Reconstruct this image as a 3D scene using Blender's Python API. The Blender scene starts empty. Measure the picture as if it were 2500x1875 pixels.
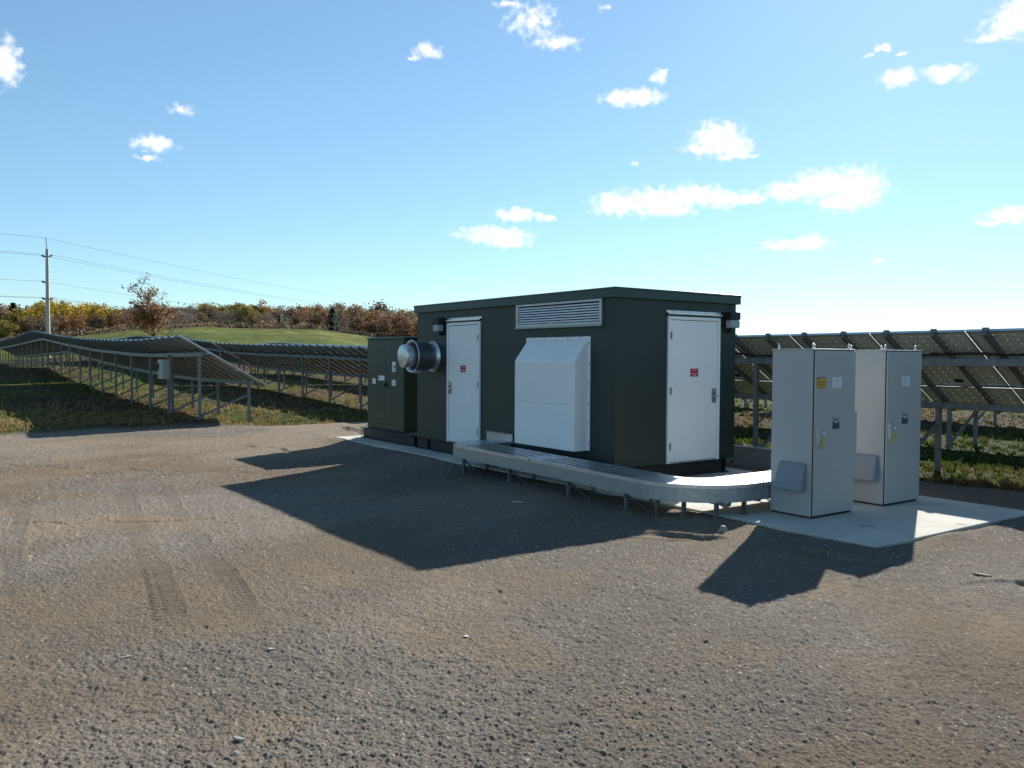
import bpy, bmesh, math, random
import numpy as np
from mathutils import Vector, Matrix, Euler
random.seed(7); rng = np.random.default_rng(11)
sc = bpy.context.scene
COL = sc.collection
R = math.radians

# ------------------------------------------------------------------ site frame
TH = 0.9577                                   # yaw of the site grid
UX = np.array([-math.cos(TH), math.sin(TH)])  # along the rows / long building wall
VX = np.array([math.sin(TH), math.cos(TH)])   # towards the sun side
RZ = -TH                                      # rotation of every site empty: local x = -u, local y = v
OU, OV = 8.676, 7.847                         # near building corner in site coordinates
SUN_AZ, SUN_EL = R(26.63), R(29.7)
CAM_H = 1.8426

def site(U, V, z=0.0):
    return Vector((U*UX[0]+V*VX[0], U*UX[1]+V*VX[1], z))

# ------------------------------------------------------------------ numpy noise
def _h(ix, iy, s):
    n = (ix.astype(np.int64)*374761393 + iy.astype(np.int64)*668265263 + s*1442695041) & 0xffffffff
    n = ((n ^ (n >> 13))*1274126177) & 0xffffffff
    n = n ^ (n >> 16)
    return (n & 0xffffff)/float(0xffffff)
def vnoise(x, y, s=0):
    ix = np.floor(x); iy = np.floor(y); fx = x-ix; fy = y-iy
    fx = fx*fx*(3-2*fx); fy = fy*fy*(3-2*fy)
    a = _h(ix, iy, s); b = _h(ix+1, iy, s); c = _h(ix, iy+1, s); d = _h(ix+1, iy+1, s)
    return (a*(1-fx)+b*fx)*(1-fy)+(c*(1-fx)+d*fx)*fy
def fbm(x, y, s=0, o=4):
    v = 0; a = .5; t = 0
    for i in range(o):
        v = v+a*vnoise(x*2**i, y*2**i, s+i*17); t += a; a *= .55
    return v/t
def stones(x, y, cell, prob, s):
    """dome bumps: returns height 0..1 and a per-stone random value"""
    gx = np.floor(x/cell); gy = np.floor(y/cell)
    H = np.zeros_like(x); C = np.zeros_like(x)
    for dx in (-1, 0, 1):
        for dy in (-1, 0, 1):
            cx = gx+dx; cy = gy+dy
            px = (cx+.15+.7*_h(cx, cy, s))*cell; py = (cy+.15+.7*_h(cx, cy, s+1))*cell
            on = _h(cx, cy, s+2) < prob
            rad = cell*(.22+.36*_h(cx, cy, s+3))
            ang = _h(cx, cy, s+4)*3.14; ca = np.cos(ang); sa = np.sin(ang); el = .6+.4*_h(cx, cy, s+5)
            ux = (x-px)*ca+(y-py)*sa; uy = (-(x-px)*sa+(y-py)*ca)/el
            d = (ux*ux+uy*uy)/(rad*rad)
            h = np.where(on & (d < 1), np.sqrt(np.clip(1-d, 0, 1))*rad/cell, 0)
            m = h > H
            H = np.where(m, h, H); C = np.where(m, _h(cx, cy, s+6), C)
    return H, C
def sstep(a, b, x):
    t = np.clip((x-a)/(b-a), 0, 1); return t*t*(3-2*t)

# ------------------------------------------------------------------ terrain
P1 = ([-60, 20, 26, 32, 36, 45, 54, 66, 81, 96, 130], [-.1, 0, 0, -.04, 0, .2, .52, 1.03, .82, .65, .5])
P2 = ([-60, -30, 6, 20, 32, 37, 45, 51, 59, 75, 95, 130], [-.3, -.2, -.06, -.1, -.19, -.07, .02, .14, .52, 1.0, .8, .6])
P3 = ([-60, 0, 40, 50, 58, 65, 71, 90, 130], [-.5, -.4, -.1, .1, .24, .48, .37, .3, .3])
SC = .885                                       # the fitted array scale
def Tref(U, V):
    return .212+SC*_Tref(np.asarray(U)/SC, np.asarray(V)/SC)
def _Tref(U, V):
    a = np.interp(U, *P1); b = np.interp(U, *P2); c = np.interp(U, *P3)
    t1 = sstep(7, 15, V); t2 = sstep(15, 23, V)
    return (a*(1-t1)+b*t1)*(1-t2)+c*t2
def yard_mask(U, V, x, y):
    """1 inside the gravel yard, 0 in the field"""
    n = (fbm(x*.5, y*.5, 5, 4)-.5)*1.6
    eU = 22.3-.5*sstep(4, 12, V)
    dU = eU-U+n*.6; dV = 12.7-V+n*.7
    d = np.minimum(dU, dV)
    return sstep(-.25, .35, d)
HA = ([-60, -36, -31, -27.5, -24.7, -20.6, -12.9, -9.7, -6.5, -2, 6, 14], [4, 4, 4.6, 6.4, 8.2, 9.3, 9.2, 7.2, 5.4, 4, 2, 0])
def height(x, y):
    x = np.asarray(x, float); y = np.asarray(y, float)
    U = x*UX[0]+y*UX[1]; V = x*VX[0]+y*VX[1]
    d = np.hypot(x, y); az = np.degrees(np.arctan2(x, y))
    ym = yard_mask(U, V, x, y)
    far = sstep(120, 220, d)
    T = Tref(U, V)*(1-far)
    fld = T-.13-.16*sstep(11.5, 14, V)*(1-sstep(28, 42, U))+(fbm(x*.35, y*.35, 9, 4)-.5)*.16
    # little hollow at the end of the first row
    fld = fld-.3*np.exp(-((U-23.3)**2/6+(V-8.1)**2/1.2))
    z = fld*(1-ym)
    hz = np.interp(az, *HA)
    back = np.where(np.abs(az) > 60, 0, 1)
    prof = np.interp(d, [88, 100, 120, 160, 240, 300, 340, 420, 600, 900], [0, .12, .27, .52, 1, 1.12, 1.22, 1.3, 1.3, .6])
    hill = prof*hz*back+(fbm(x*.03, y*.03, 21, 3)-.5)*1.0*sstep(110, 200, d)
    return z+hill

# ------------------------------------------------------------------ materials
def mat(name, col, rough=.6, metal=0.0, spec=.5):
    m = bpy.data.materials.new(name); m.use_nodes = True
    b = m.node_tree.nodes['Principled BSDF']
    b.inputs['Base Color'].default_value = (*col, 1); b.inputs['Roughness'].default_value = rough
    b.inputs['Metallic'].default_value = metal; b.inputs['Specular IOR Level'].default_value = spec
    return m, m.node_tree, b
def N(nt, t, **k):
    n = nt.nodes.new(t)
    for a, v in k.items():
        if a.startswith('i_'): n.inputs[a[2:].replace('_', ' ')].default_value = v
        else: setattr(n, a, v)
    return n
def vary(name, c1, c2, scale=3, rough=(.4, .6), metal=0, bump=0, bscale=60, stretch=None, spec=.5, detail=5, spots=None):
    """painted / galvanised metal, concrete: two tones driven by noise, varied roughness, light bump"""
    m, nt, b = mat(name, c1, rough[0], metal, spec)
    tc = N(nt, 'ShaderNodeTexCoord'); src = tc.outputs['Object']
    if stretch:
        mp = N(nt, 'ShaderNodeMapping'); mp.inputs['Scale'].default_value = stretch
        nt.links.new(src, mp.inputs['Vector']); src = mp.outputs['Vector']
    no = N(nt, 'ShaderNodeTexNoise'); no.inputs['Scale'].default_value = scale; no.inputs['Detail'].default_value = detail; no.inputs['Roughness'].default_value = .62
    nt.links.new(src, no.inputs['Vector'])
    cr = N(nt, 'ShaderNodeValToRGB'); e = cr.color_ramp.elements
    e[0].position = .3; e[0].color = (*c1, 1); e[1].position = .7; e[1].color = (*c2, 1)
    nt.links.new(no.outputs['Fac'], cr.inputs['Fac'])
    out = cr.outputs['Color']
    if spots:
        n2 = N(nt, 'ShaderNodeTexNoise'); n2.inputs['Scale'].default_value = spots[1]; n2.inputs['Detail'].default_value = 3
        nt.links.new(tc.outputs['Object'], n2.inputs['Vector'])
        r2 = N(nt, 'ShaderNodeValToRGB'); r2.color_ramp.elements[0].position = spots[2]; r2.color_ramp.elements[1].position = spots[2]+.06
        nt.links.new(n2.outputs['Fac'], r2.inputs['Fac'])
        mx = N(nt, 'ShaderNodeMix', data_type='RGBA'); mx.inputs[7].default_value = (*spots[0], 1)
        nt.links.new(r2.outputs['Color'], mx.inputs[0]); nt.links.new(out, mx.inputs[6]); out = mx.outputs[2]
    nt.links.new(out, b.inputs['Base Color'])
    mr = N(nt, 'ShaderNodeMapRange'); mr.inputs['To Min'].default_value = rough[0]; mr.inputs['To Max'].default_value = rough[1]
    nt.links.new(no.outputs['Fac'], mr.inputs['Value']); nt.links.new(mr.outputs['Result'], b.inputs['Roughness'])
    if bump:
        nb = N(nt, 'ShaderNodeTexNoise'); nb.inputs['Scale'].default_value = bscale; nb.inputs['Detail'].default_value = 4
        nt.links.new(tc.outputs['Object'], nb.inputs['Vector'])
        bp = N(nt, 'ShaderNodeBump'); bp.inputs['Strength'].default_value = bump; bp.inputs['Distance'].default_value = .01
        nt.links.new(nb.outputs['Fac'], bp.inputs['Height']); nt.links.new(bp.outputs['Normal'], b.inputs['Normal'])
    return m
M = {}
M['green'] = vary('dark_green_paint', (.012, .026, .021), (.017, .033, .026), 1.2, (.42, .58), bump=.5, bscale=2.6, spots=((.05, .05, .045), 9, .74))
M['green_roof'] = vary('green_roof_paint', (.018, .046, .04), (.022, .055, .047), 2, (.3, .45), bump=.1, bscale=60)
M['green_box'] = vary('transformer_green_paint', (.012, .024, .016), (.016, .031, .021), 1.5, (.35, .5), bump=.15, bscale=100)
M['skid'] = vary('dark_skid_steel', (.012, .014, .015), (.024, .025, .025), 6, (.5, .75), bump=.3, bscale=50)
M['white'] = vary('white_door_paint', (.76, .78, .77), (.81, .83, .82), 1.5, (.4, .55), bump=.3, bscale=3, spots=((.44, .45, .44), 5, .76))
M['white_hood'] = vary('white_hood_paint', (.78, .79, .79), (.83, .84, .84), 1.2, (.35, .5), bump=.35, bscale=3)
M['cab'] = vary('grey_cabinet_paint', (.40, .405, .39), (.43, .435, .42), 1.2, (.42, .58), bump=.3, bscale=3.5)
M['cab_hood'] = vary('grey_hood_paint', (.2, .225, .245), (.22, .245, .265), 3, (.4, .5))
M['galv'] = vary('galvanised_steel', (.36, .38, .4), (.5, .52, .54), 14, (.32, .5), metal=.85, bump=.05, bscale=40)
M['galv_post'] = vary('galvanised_post', (.15, .155, .16), (.26, .265, .27), 10, (.45, .6), metal=.4)
M['rafter'] = vary('dark_rafter', (.15, .155, .155), (.22, .225, .22), 8, (.45, .6), metal=.3)
M['leg'] = vary('tray_leg_steel', (.1, .1, .1), (.17, .17, .165), 12, (.5, .65), metal=.4)
M['alu'] = vary('aluminium', (.6, .62, .64), (.74, .75, .77), 6, (.3, .42), metal=.9)
M['slat'] = vary('pale_slat', (.62, .63, .65), (.72, .73, .74), 6, (.4, .5), metal=.2)
M['fan'] = vary('spun_aluminium', (.5, .52, .54), (.66, .68, .7), 5, (.28, .42), metal=.92)
M['black'] = vary('black_rubber', (.008, .008, .009), (.014, .014, .015), 6, (.5, .7))
M['dark'] = vary('dark_gap', (.006, .007, .008), (.009, .01, .011), 6, (.7, .9))
M['red'] = vary('red_sign', (.34, .01, .02), (.4, .014, .026), 3, (.4, .5))
M['yellow'] = vary('yellow_sign', (.62, .36, .03), (.68, .4, .04), 3, (.4, .5))
M['yellow_tag'] = vary('yellow_tag', (.42, .38, .03), (.55, .5, .05), 20, (.4, .5))
M['label'] = vary('white_label', (.62, .64, .68), (.68, .7, .73), 4, (.45, .55))
M['ink'] = vary('label_ink', (.05, .055, .06), (.07, .075, .08), 30, (.5, .6))
M['ink_pale'] = vary('pale_ink', (.7, .45, .45), (.75, .5, .5), 30, (.5, .6))
M['ink_grey'] = vary('grey_ink', (.3, .32, .35), (.36, .38, .4), 30, (.5, .6))
M['concrete'] = vary('concrete', (.42, .405, .35), (.53, .51, .45), 2.2, (.85, .95), spec=.05, bump=.35, bscale=90, detail=9, spots=((.3, .28, .25), 3.5, .68))
M['wood_pole'] = vary('weathered_pole', (.42, .37, .33), (.6, .55, .5), 3, (.75, .9), stretch=(9, 9, .6), bump=.3, bscale=20)
M['wire'] = vary('aluminium_wire', (.1, .105, .11), (.13, .135, .14), 1, (.9, 1), spec=0.0)
M['bark'] = vary('bark', (.06, .045, .035), (.12, .095, .075), 8, (.8, .95), stretch=(3, 3, .7), bump=.5, bscale=20)
M['bark_pale'] = vary('pale_bark', (.2, .17, .15), (.3, .27, .24), 8, (.8, .95), stretch=(3, 3, .7))
M['stone'] = vary('pale_stone', (.2, .18, .16), (.32, .3, .27), 20, (.7, .9), bump=.4, bscale=60)
M['scrap_wood'] = vary('scrap_wood', (.2, .12, .06), (.3, .2, .12), 20, (.7, .9), stretch=(1, 8, 8))
M['white_scrap'] = vary('white_scrap', (.38, .37, .34), (.48, .47, .44), 8, (.5, .6))
def glass_mat():
    m, nt, b = mat('clear_lens', (.55, .6, .62), .12)
    b.inputs['Transmission Weight'].default_value = .35
    tc = N(nt, 'ShaderNodeTexCoord'); w = N(nt, 'ShaderNodeTexWave'); w.inputs['Scale'].default_value = 22; w.bands_direction = 'Z'
    nt.links.new(tc.outputs['Object'], w.inputs['Vector'])
    bp = N(nt, 'ShaderNodeBump'); bp.inputs['Strength'].default_value = .5; bp.inputs['Distance'].default_value = .01
    nt.links.new(w.outputs['Color'], bp.inputs['Height']); nt.links.new(bp.outputs['Normal'], b.inputs['Normal'])
    return m
M['lens'] = glass_mat()

def attr_mat(name, rough=.85, transl=0.0, bump=None, spec=.3):
    """base colour from the mesh's own colour attribute (the thing's own colour), broken by noise"""
    m, nt, b = mat(name, (.1, .1, .1), rough, 0, spec)
    a = N(nt, 'ShaderNodeAttribute'); a.attribute_name = 'Col'
    tc = N(nt, 'ShaderNodeTexCoord')
    no = N(nt, 'ShaderNodeTexNoise'); no.inputs['Scale'].default_value = bump[2] if bump else 2.0; no.inputs['Detail'].default_value = 8; no.inputs['Roughness'].default_value = .7
    nt.links.new(tc.outputs['Object'], no.inputs['Vector'])
    mr = N(nt, 'ShaderNodeMapRange'); mr.inputs['From Min'].default_value = .25; mr.inputs['From Max'].default_value = .75
    mr.inputs['To Min'].default_value = .62; mr.inputs['To Max'].default_value = 1.38
    nt.links.new(no.outputs['Fac'], mr.inputs['Value'])
    mx = N(nt, 'ShaderNodeVectorMath', operation='SCALE')
    nt.links.new(a.outputs['Color'], mx.inputs[0]); nt.links.new(mr.outputs['Result'], mx.inputs['Scale'])
    nt.links.new(mx.outputs[0], b.inputs['Base Color'])
    if bump:
        nb = N(nt, 'ShaderNodeTexNoise'); nb.inputs['Scale'].default_value = bump[1]; nb.inputs['Detail'].default_value = 6; nb.inputs['Roughness'].default_value = .75
        nt.links.new(tc.outputs['Object'], nb.inputs['Vector'])
        bp = N(nt, 'ShaderNodeBump'); bp.inputs['Strength'].default_value = bump[0]; bp.inputs['Distance'].default_value = .02
        nt.links.new(nb.outputs['Fac'], bp.inputs['Height']); nt.links.new(bp.outputs['Normal'], b.inputs['Normal'])
    if transl:
        t = N(nt, 'ShaderNodeBsdfTranslucent'); nt.links.new(mx.outputs[0], t.inputs['Color'])
        s = N(nt, 'ShaderNodeMixShader'); s.inputs[0].default_value = transl
        o = nt.nodes['Material Output']
        nt.links.new(b.outputs[0], s.inputs[1]); nt.links.new(t.outputs[0], s.inputs[2]); nt.links.new(s.outputs[0], o.inputs['Surface'])
    return m
M['ground'] = attr_mat('gravel_and_soil', .95, 0, (.9, 55, 40), .03)
M['grass'] = attr_mat('grass_blades', .7, .35, None, .3)
M['leaf'] = attr_mat('autumn_leaves', .7, .35, None, .2)
_nt = M['leaf'].node_tree; _oi = N(_nt, 'ShaderNodeObjectInfo'); _mr = N(_nt, 'ShaderNodeMapRange'); _mr.inputs['To Min'].default_value = .68; _mr.inputs['To Max'].default_value = 1.32
_nt.links.new(_oi.outputs['Random'], _mr.inputs['Value'])
_sc = [n for n in _nt.nodes if n.type == 'VECT_MATH'][0]; _m2 = N(_nt, 'ShaderNodeVectorMath', operation='SCALE')
for _l in list(_sc.outputs[0].links): _nt.links.new(_m2.outputs[0], _l.to_socket)
_nt.links.new(_sc.outputs[0], _m2.inputs[0]); _nt.links.new(_mr.outputs['Result'], _m2.inputs['Scale'])

def laminate():
    """glass laminate: dark cells, seen from below a grey-olive backsheet; light passes between the cell corners"""
    m, nt, b = mat('solar_laminate', (.1, .1, .1), .25, 0, .5)
    tc = N(nt, 'ShaderNodeTexCoord'); sp = N(nt, 'ShaderNodeSeparateXYZ'); nt.links.new(tc.outputs['Object'], sp.inputs[0])
    def cellc(sock, pitch):
        d = N(nt, 'ShaderNodeMath', operation='DIVIDE'); d.inputs[1].default_value = pitch; nt.links.new(sock, d.inputs[0])
        f = N(nt, 'ShaderNodeMath', operation='FRACT'); nt.links.new(d.outputs[0], f.inputs[0])
        s = N(nt, 'ShaderNodeMath', operation='SUBTRACT'); s.inputs[1].default_value = .5; nt.links.new(f.outputs[0], s.inputs[0])
        a = N(nt, 'ShaderNodeMath', operation='ABSOLUTE'); nt.links.new(s.outputs[0], a.inputs[0])
        return a.outputs[0]          # .5 at cell borders
    ax = cellc(sp.outputs['X'], 1.5/10); ay = cellc(sp.outputs['Y'], .812/6)
    ad = N(nt, 'ShaderNodeMath', operation='ADD'); nt.links.new(ax, ad.inputs[0]); nt.links.new(ay, ad.inputs[1])
    dot = N(nt, 'ShaderNodeMath', operation='GREATER_THAN'); dot.inputs[1].default_value = .925; nt.links.new(ad.outputs[0], dot.inputs[0])
    mxx = N(nt, 'ShaderNodeMath', operation='MAXIMUM'); nt.links.new(ax, mxx.inputs[0]); nt.links.new(ay, mxx.inputs[1])
    ln = N(nt, 'ShaderNodeMath', operation='GREATER_THAN'); ln.inputs[1].default_value = .487; nt.links.new(mxx.outputs[0], ln.inputs[0])
    geo = N(nt, 'ShaderNodeNewGeometry')
    no = N(nt, 'ShaderNodeTexNoise'); no.inputs['Scale'].default_value = 1.7; no.inputs['Detail'].default_value = 5
    nt.links.new(tc.outputs['Object'], no.inputs['Vector'])
    back = N(nt, 'ShaderNodeValToRGB'); e = back.color_ramp.elements
    e[0].position = .3; e[0].color = (.6, .59, .5, 1); e[1].position = .75; e[1].color = (.7, .69, .59, 1)
    nt.links.new(no.outputs['Fac'], back.inputs['Fac'])
    top = N(nt, 'ShaderNodeMix', data_type='RGBA'); top.inputs[6].default_value = (.012, .018, .045, 1); top.inputs[7].default_value = (.45, .47, .5, 1)
    nt.links.new(ln.outputs[0], top.inputs[0])
    # underside: backface of the sheet (sheet normal points up)
    c = N(nt, 'ShaderNodeMix', data_type='RGBA'); nt.links.new(geo.outputs['Backfacing'], c.inputs[0])
    nt.links.new(top.outputs[2], c.inputs[6]); nt.links.new(back.outputs['Color'], c.inputs[7])
    nt.links.new(c.outputs[2], b.inputs['Base Color'])
    t = N(nt, 'ShaderNodeBsdfTranslucent'); t.inputs['Color'].default_value = (.55, .56, .52, 1)
    s = N(nt, 'ShaderNodeMixShader')
    f = N(nt, 'ShaderNodeMath', operation='MULTIPLY'); f.inputs[1].default_value = .3; nt.links.new(dot.outputs[0], f.inputs[0])
    nt.links.new(f.outputs[0], s.inputs[0]); nt.links.new(b.outputs[0], s.inputs[1]); nt.links.new(t.outputs[0], s.inputs[2])
    nt.links.new(s.outputs[0], nt.nodes['Material Output'].inputs['Surface'])
    return m
M['laminate'] = laminate()

# ------------------------------------------------------------------ mesh helpers
def L(u, v, z): return Vector((-u, v, z))      # site-local point
class MB:
    def __init__(s): s.v = []; s.f = []; s.m = []; s.mats = []; s.sm = []
    def mi(s, m):
        if m not in s.mats: s.mats.append(m)
        return s.mats.index(m)
    def add(s, vs, fs, m, smooth=False):
        o = len(s.v); s.v += [tuple(a) for a in vs]; k = s.mi(m)
        for f in fs: s.f.append(tuple(o+i for i in f)); s.m.append(k); s.sm.append(smooth)
    def hexa(s, p, m):        # 4 bottom, 4 top points
        s.add(p, [(0, 3, 2, 1), (4, 5, 6, 7), (0, 1, 5, 4), (1, 2, 6, 5), (2, 3, 7, 6), (3, 0, 4, 7)], m)
    def xbox(s, x0, x1, y0, y1, z0, z1, m):
        s.hexa([(x0, y0, z0), (x1, y0, z0), (x1, y1, z0), (x0, y1, z0), (x0, y0, z1), (x1, y0, z1), (x1, y1, z1), (x0, y1, z1)], m)
    def box(s, u0, u1, v0, v1, z0, z1, m): s.xbox(-u1, -u0, v0, v1, z0, z1, m)
    def bar(s, a, b, w, h, m, up=Vector((0, 0, 1))):
        a = Vector(a); b = Vector(b); d = (b-a).normalized()
        if abs(d.dot(up)) > .97: up = Vector((1, 0, 0))
        x = d.cross(up).normalized(); y = x.cross(d).normalized()
        q = [(-w/2, -h/2), (w/2, -h/2), (w/2, h/2), (-w/2, h/2)]
        s.hexa([a+x*i+y*j for i, j in q]+[b+x*i+y*j for i, j in q], m)
    def cyl(s, a, b, r, m, n=16, r2=None, cap=True, smooth=True):
        a = Vector(a); b = Vector(b); r2 = r if r2 is None else r2; d = (b-a).normalized()
        t = Vector((0, 0, 1)) if abs(d.z) < .9 else Vector((1, 0, 0)); x = d.cross(t).normalized(); y = d.cross(x)
        vs = []
        for c, rr in ((a, r), (b, r2)):
            vs += [c+(x*math.cos(2*math.pi*i/n)+y*math.sin(2*math.pi*i/n))*rr for i in range(n)]
        s.add(vs, [(i, (i+1) % n, n+(i+1) % n, n+i) for i in range(n)], m, smooth)
        if cap:
            s.add(vs[:n], [tuple(range(n))][::-1], m); s.add(vs[n:], [tuple(range(n))], m)
    def tube(s, pts, rad, m, n=8):
        for i in range(len(pts)-1):
            ra = rad[i] if isinstance(rad, (list, tuple)) else rad; rb = rad[i+1] if isinstance(rad, (list, tuple)) else rad
            s.cyl(pts[i], pts[i+1], ra, m, n, rb, cap=(i in (0, len(pts)-2)))
    def lathe(s, c, axis, prof, m, n=32):      # prof: (distance along axis, radius)
        c = Vector(c); d = Vector(axis).normalized(); t = Vector((0, 0, 1)); x = d.cross(t).normalized(); y = d.cross(x)
        vs = []
        for a, r in prof:
            vs += [c+d*a+(x*math.cos(2*math.pi*i/n)+y*math.sin(2*math.pi*i/n))*max(r, 1e-4) for i in range(n)]
        fs = []
        for k in range(len(prof)-1):
            fs += [(k*n+i, k*n+(i+1) % n, (k+1)*n+(i+1) % n, (k+1)*n+i) for i in range(n)]
        s.add(vs, fs, m, True)
    def torus(s, c, axis, Rr, r, m, n=28, k=8):
        c = Vector(c); d = Vector(axis).normalized(); t = Vector((0, 0, 1)) if abs(d.z) < .9 else Vector((1, 0, 0)); x = d.cross(t).normalized(); y = d.cross(x)
        vs = []
        for i in range(n):
            e = x*math.cos(2*math.pi*i/n)+y*math.sin(2*math.pi*i/n)
            vs += [c+e*(Rr+r*math.cos(2*math.pi*j/k))+d*r*math.sin(2*math.pi*j/k) for j in range(k)]
        s.add(vs, [(i*k+j, ((i+1) % n)*k+j, ((i+1) % n)*k+(j+1) % k, i*k+(j+1) % k) for i in range(n) for j in range(k)], m, True)
    def prism(s, poly, z0, z1, m):             # poly in local xy
        n = len(poly)
        s.add([(x, y, z0) for x, y in poly]+[(x, y, z1) for x, y in poly],
              [tuple(range(n))[::-1], tuple(range(n, 2*n))]+[(i, (i+1) % n, n+(i+1) % n, n+i) for i in range(n)], m)
    def build(s, name, parent=None, bevel=0, recalc=True):
        me = bpy.data.meshes.new(name); me.from_pydata(s.v, [], s.f)
        for m in s.mats: me.materials.append(M[m] if isinstance(m, str) else m)
        me.polygons.foreach_set('material_index', s.m); me.polygons.foreach_set('use_smooth', s.sm)
        if recalc:
            bm = bmesh.new(); bm.from_mesh(me); bmesh.ops.recalc_face_normals(bm, faces=bm.faces); bm.to_mesh(me); bm.free()
        me.update()
        o = bpy.data.objects.new(name, me); COL.objects.link(o)
        if parent: o.parent = parent
        if bevel:
            b = o.modifiers.new('bevel', 'BEVEL'); b.width = bevel; b.segments = 2; b.limit_method = 'ANGLE'; b.angle_limit = R(40)
        return o
def tag(o, label=None, cat=None, group=None, kind=None):
    if label: o['label'] = label
    if cat: o['category'] = cat
    if group: o['group'] = group
    if kind: o['kind'] = kind
    return o
def empty(name, loc, label, cat, group=None, rz=RZ):
    o = bpy.data.objects.new(name, None); COL.objects.link(o); o.location = loc; o.rotation_euler = (0, 0, rz)
    o.empty_display_size = .2
    return tag(o, label, cat, group)
def place(ob, mesh_ob, loc, parent, rot=None, mw=None):
    c = mesh_ob.copy(); COL.objects.link(c); c.parent = parent; c.location = loc
    if rot: c.rotation_euler = rot
    if mw is not None: c.matrix_local = mw
    return c

# ------------------------------------------------------------------ ground sheet
def make_ground():
    rs = [1.2]
    while rs[-1] < 3.3: rs.append(rs[-1]+.05)
    while rs[-1] < 62: rs.append(rs[-1]+max(.0055, rs[-1]**2/2500))
    while rs[-1] < 4200: rs.append(rs[-1]*1.035)
    rs = np.array(rs)
    az = list(np.arange(-34.5, 34.5, .062))
    lo = list(np.arange(-180, -34.5, 2.0)); hi = list(np.arange(34.5, 180, 2.0))
    azs = np.radians(np.array(lo+az+hi))
    nr, na = len(rs), len(azs)
    A, Rr = np.meshgrid(azs, rs)
    x = (Rr*np.sin(A)).ravel(); y = (Rr*np.cos(A)).ravel()
    d = Rr.ravel()
    U = x*UX[0]+y*UX[1]; V = x*VX[0]+y*VX[1]
    z = height(x, y)
    ym = yard_mask(U, V, x, y)
    nearf = 1-sstep(20, 60, d)
    # ---- gravel relief
    patch = fbm(x*.45+y*.2, y*.45-x*.1, 31, 5)          # loose blue-grey gravel vs packed tan soil
    rough = sstep(.38, .62, patch)
    rough2 = np.clip(rough+.35*sstep(5.5, 3.2, d)+.15, 0, 1)
    undu = (fbm(x*.9, y*.9, 41, 5)-.5)*.035
    H1, C1 = stones(x, y, .015, .6, 51)
    H2, C2 = stones(x+3.1, y+1.7, .024, .16, 61)
    H3, C3 = stones(x+7.7, y+4.3, .05, .004, 71)
    grit = (fbm(x*46, y*46, 81, 3)-.5)*.014+(fbm(x*13, y*13, 87, 4)-.5)*.014
    fine = 1-sstep(14, 30, d)
    g = undu+grit*(.9+.3*rough2)+(H1*.008*(.5+.5*rough2)+H2*.010*(.3+.7*rough2))*(.4+.6*fine)+H3*.022
    # ---- tyre tracks (tread bars pressed into the soil)
    mark = np.zeros_like(x)
    def track(p, q, w, per, dep, slant=.5):
        nonlocal g, mark
        p = np.array(p, float); q = np.array(q, float); t = q-p; ln = np.hypot(*t); t /= ln; nn = np.array([-t[1], t[0]])
        s_ = (x-p[0])*t[0]+(y-p[1])*t[1]; c_ = (x-p[0])*nn[0]+(y-p[1])*nn[1]+.06*np.sin(s_*.7)
        fade = sstep(0, .8, s_)*sstep(ln, ln-.8, s_)*sstep(.30, .55, fbm(x*1.1, y*1.1, 97, 3)+.1)
        m = (np.abs(c_) < w/2)*fade*.8
        bars = np.sin((s_+slant*np.abs(c_))*2*math.pi/per); ribs = np.cos(c_/w*2*math.pi*3)
        g = g*(1-.75*m)+m*dep*.85*(np.clip(bars*1.6, -1, 1)*np.clip(ribs*1.2+.9, 0, 1))
        edge = np.exp(-((np.abs(c_)-w/2-.02)/.025)**2)*fade*sstep(0, .3, s_)
        g = g+.002*edge
        mark = np.maximum(mark, m)
    track((-5.6, 12.2), (-2.25, 5.4), .24, .085, .009)
    track((-5.15, 12.4), (-1.75, 5.6), .18, .085, .008, -.5)
    track((-6.9, 11.2), (-4.2, 6.2), .22, .07, .009)
    track((-6.5, 11.4), (-3.9, 6.4), .16, .07, .008, -.5)
    # ruts / scraped ridges
    def rut(p, q, w, dep, s):
        nonlocal g
        p = np.array(p, float); q = np.array(q, float); t = q-p; ln = np.hypot(*t); t /= ln
        s_ = (x-p[0])*t[0]+(y-p[1])*t[1]; c_ = -(x-p[0])*t[1]+(y-p[1])*t[0]+(fbm(s_*1.3, s_*0, s, 3)-.5)*.5
        f = sstep(0, .5, s_)*sstep(ln, ln-.5, s_)*sstep(.3, .5, fbm(s_*2.5, c_*4, s+3, 3))
        g = g+f*(-dep*np.exp(-(c_/w)**2)+dep*.9*np.exp(-((c_-w*1.8)/w)**2))
    rut((-6.3, 8.7), (-2.6, 9.5), .035, .012, 101)
    rut((1.2, 8.9), (3.6, 7.3), .06, .035, 111)
    rut((3.6, 6.9), (5.6, 6.3), .05, .03, 121)
    rut((-.3, 9.2), (1.2, 8.8), .05, .02, 131)
    rut((-6, 17.5), (-3.2, 15.3), .08, .03, 141)
    rut((-9, 16.5), (-5, 19.5), .07, .02, 151)
    rut((-9.5, 14), (-3.4, 13.0), .05, .013, 161)
    rut((-4.5, 22), (-2.7, 17.6), .1, .05, 171)
    rut((.9, 8.5), (2.4, 8.3), .04, .008, 181)
    # keep the gravel below the slab
    ru = U-OU; rv = V-OV
    inpad = sstep(-4.34, -4.2, ru)*sstep(8.78, 8.64, ru)*sstep(-.6, -.46, rv)*sstep(2.96, 2.82, rv)
    g = g*(1-inpad)-.02*inpad
    # soil heaped along the slab edge
    dpad = np.maximum(np.maximum(-.45-rv, rv-2.8), np.maximum(ru-8.62, -4.2-ru))
    heap = np.exp(-(np.maximum(dpad, 0)/.45)**2)*(dpad > 0)*(.058+(fbm(x*2, y*2, 191, 4)-.5)*.06)
    g = g+np.clip(heap, 0, .1)
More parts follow.
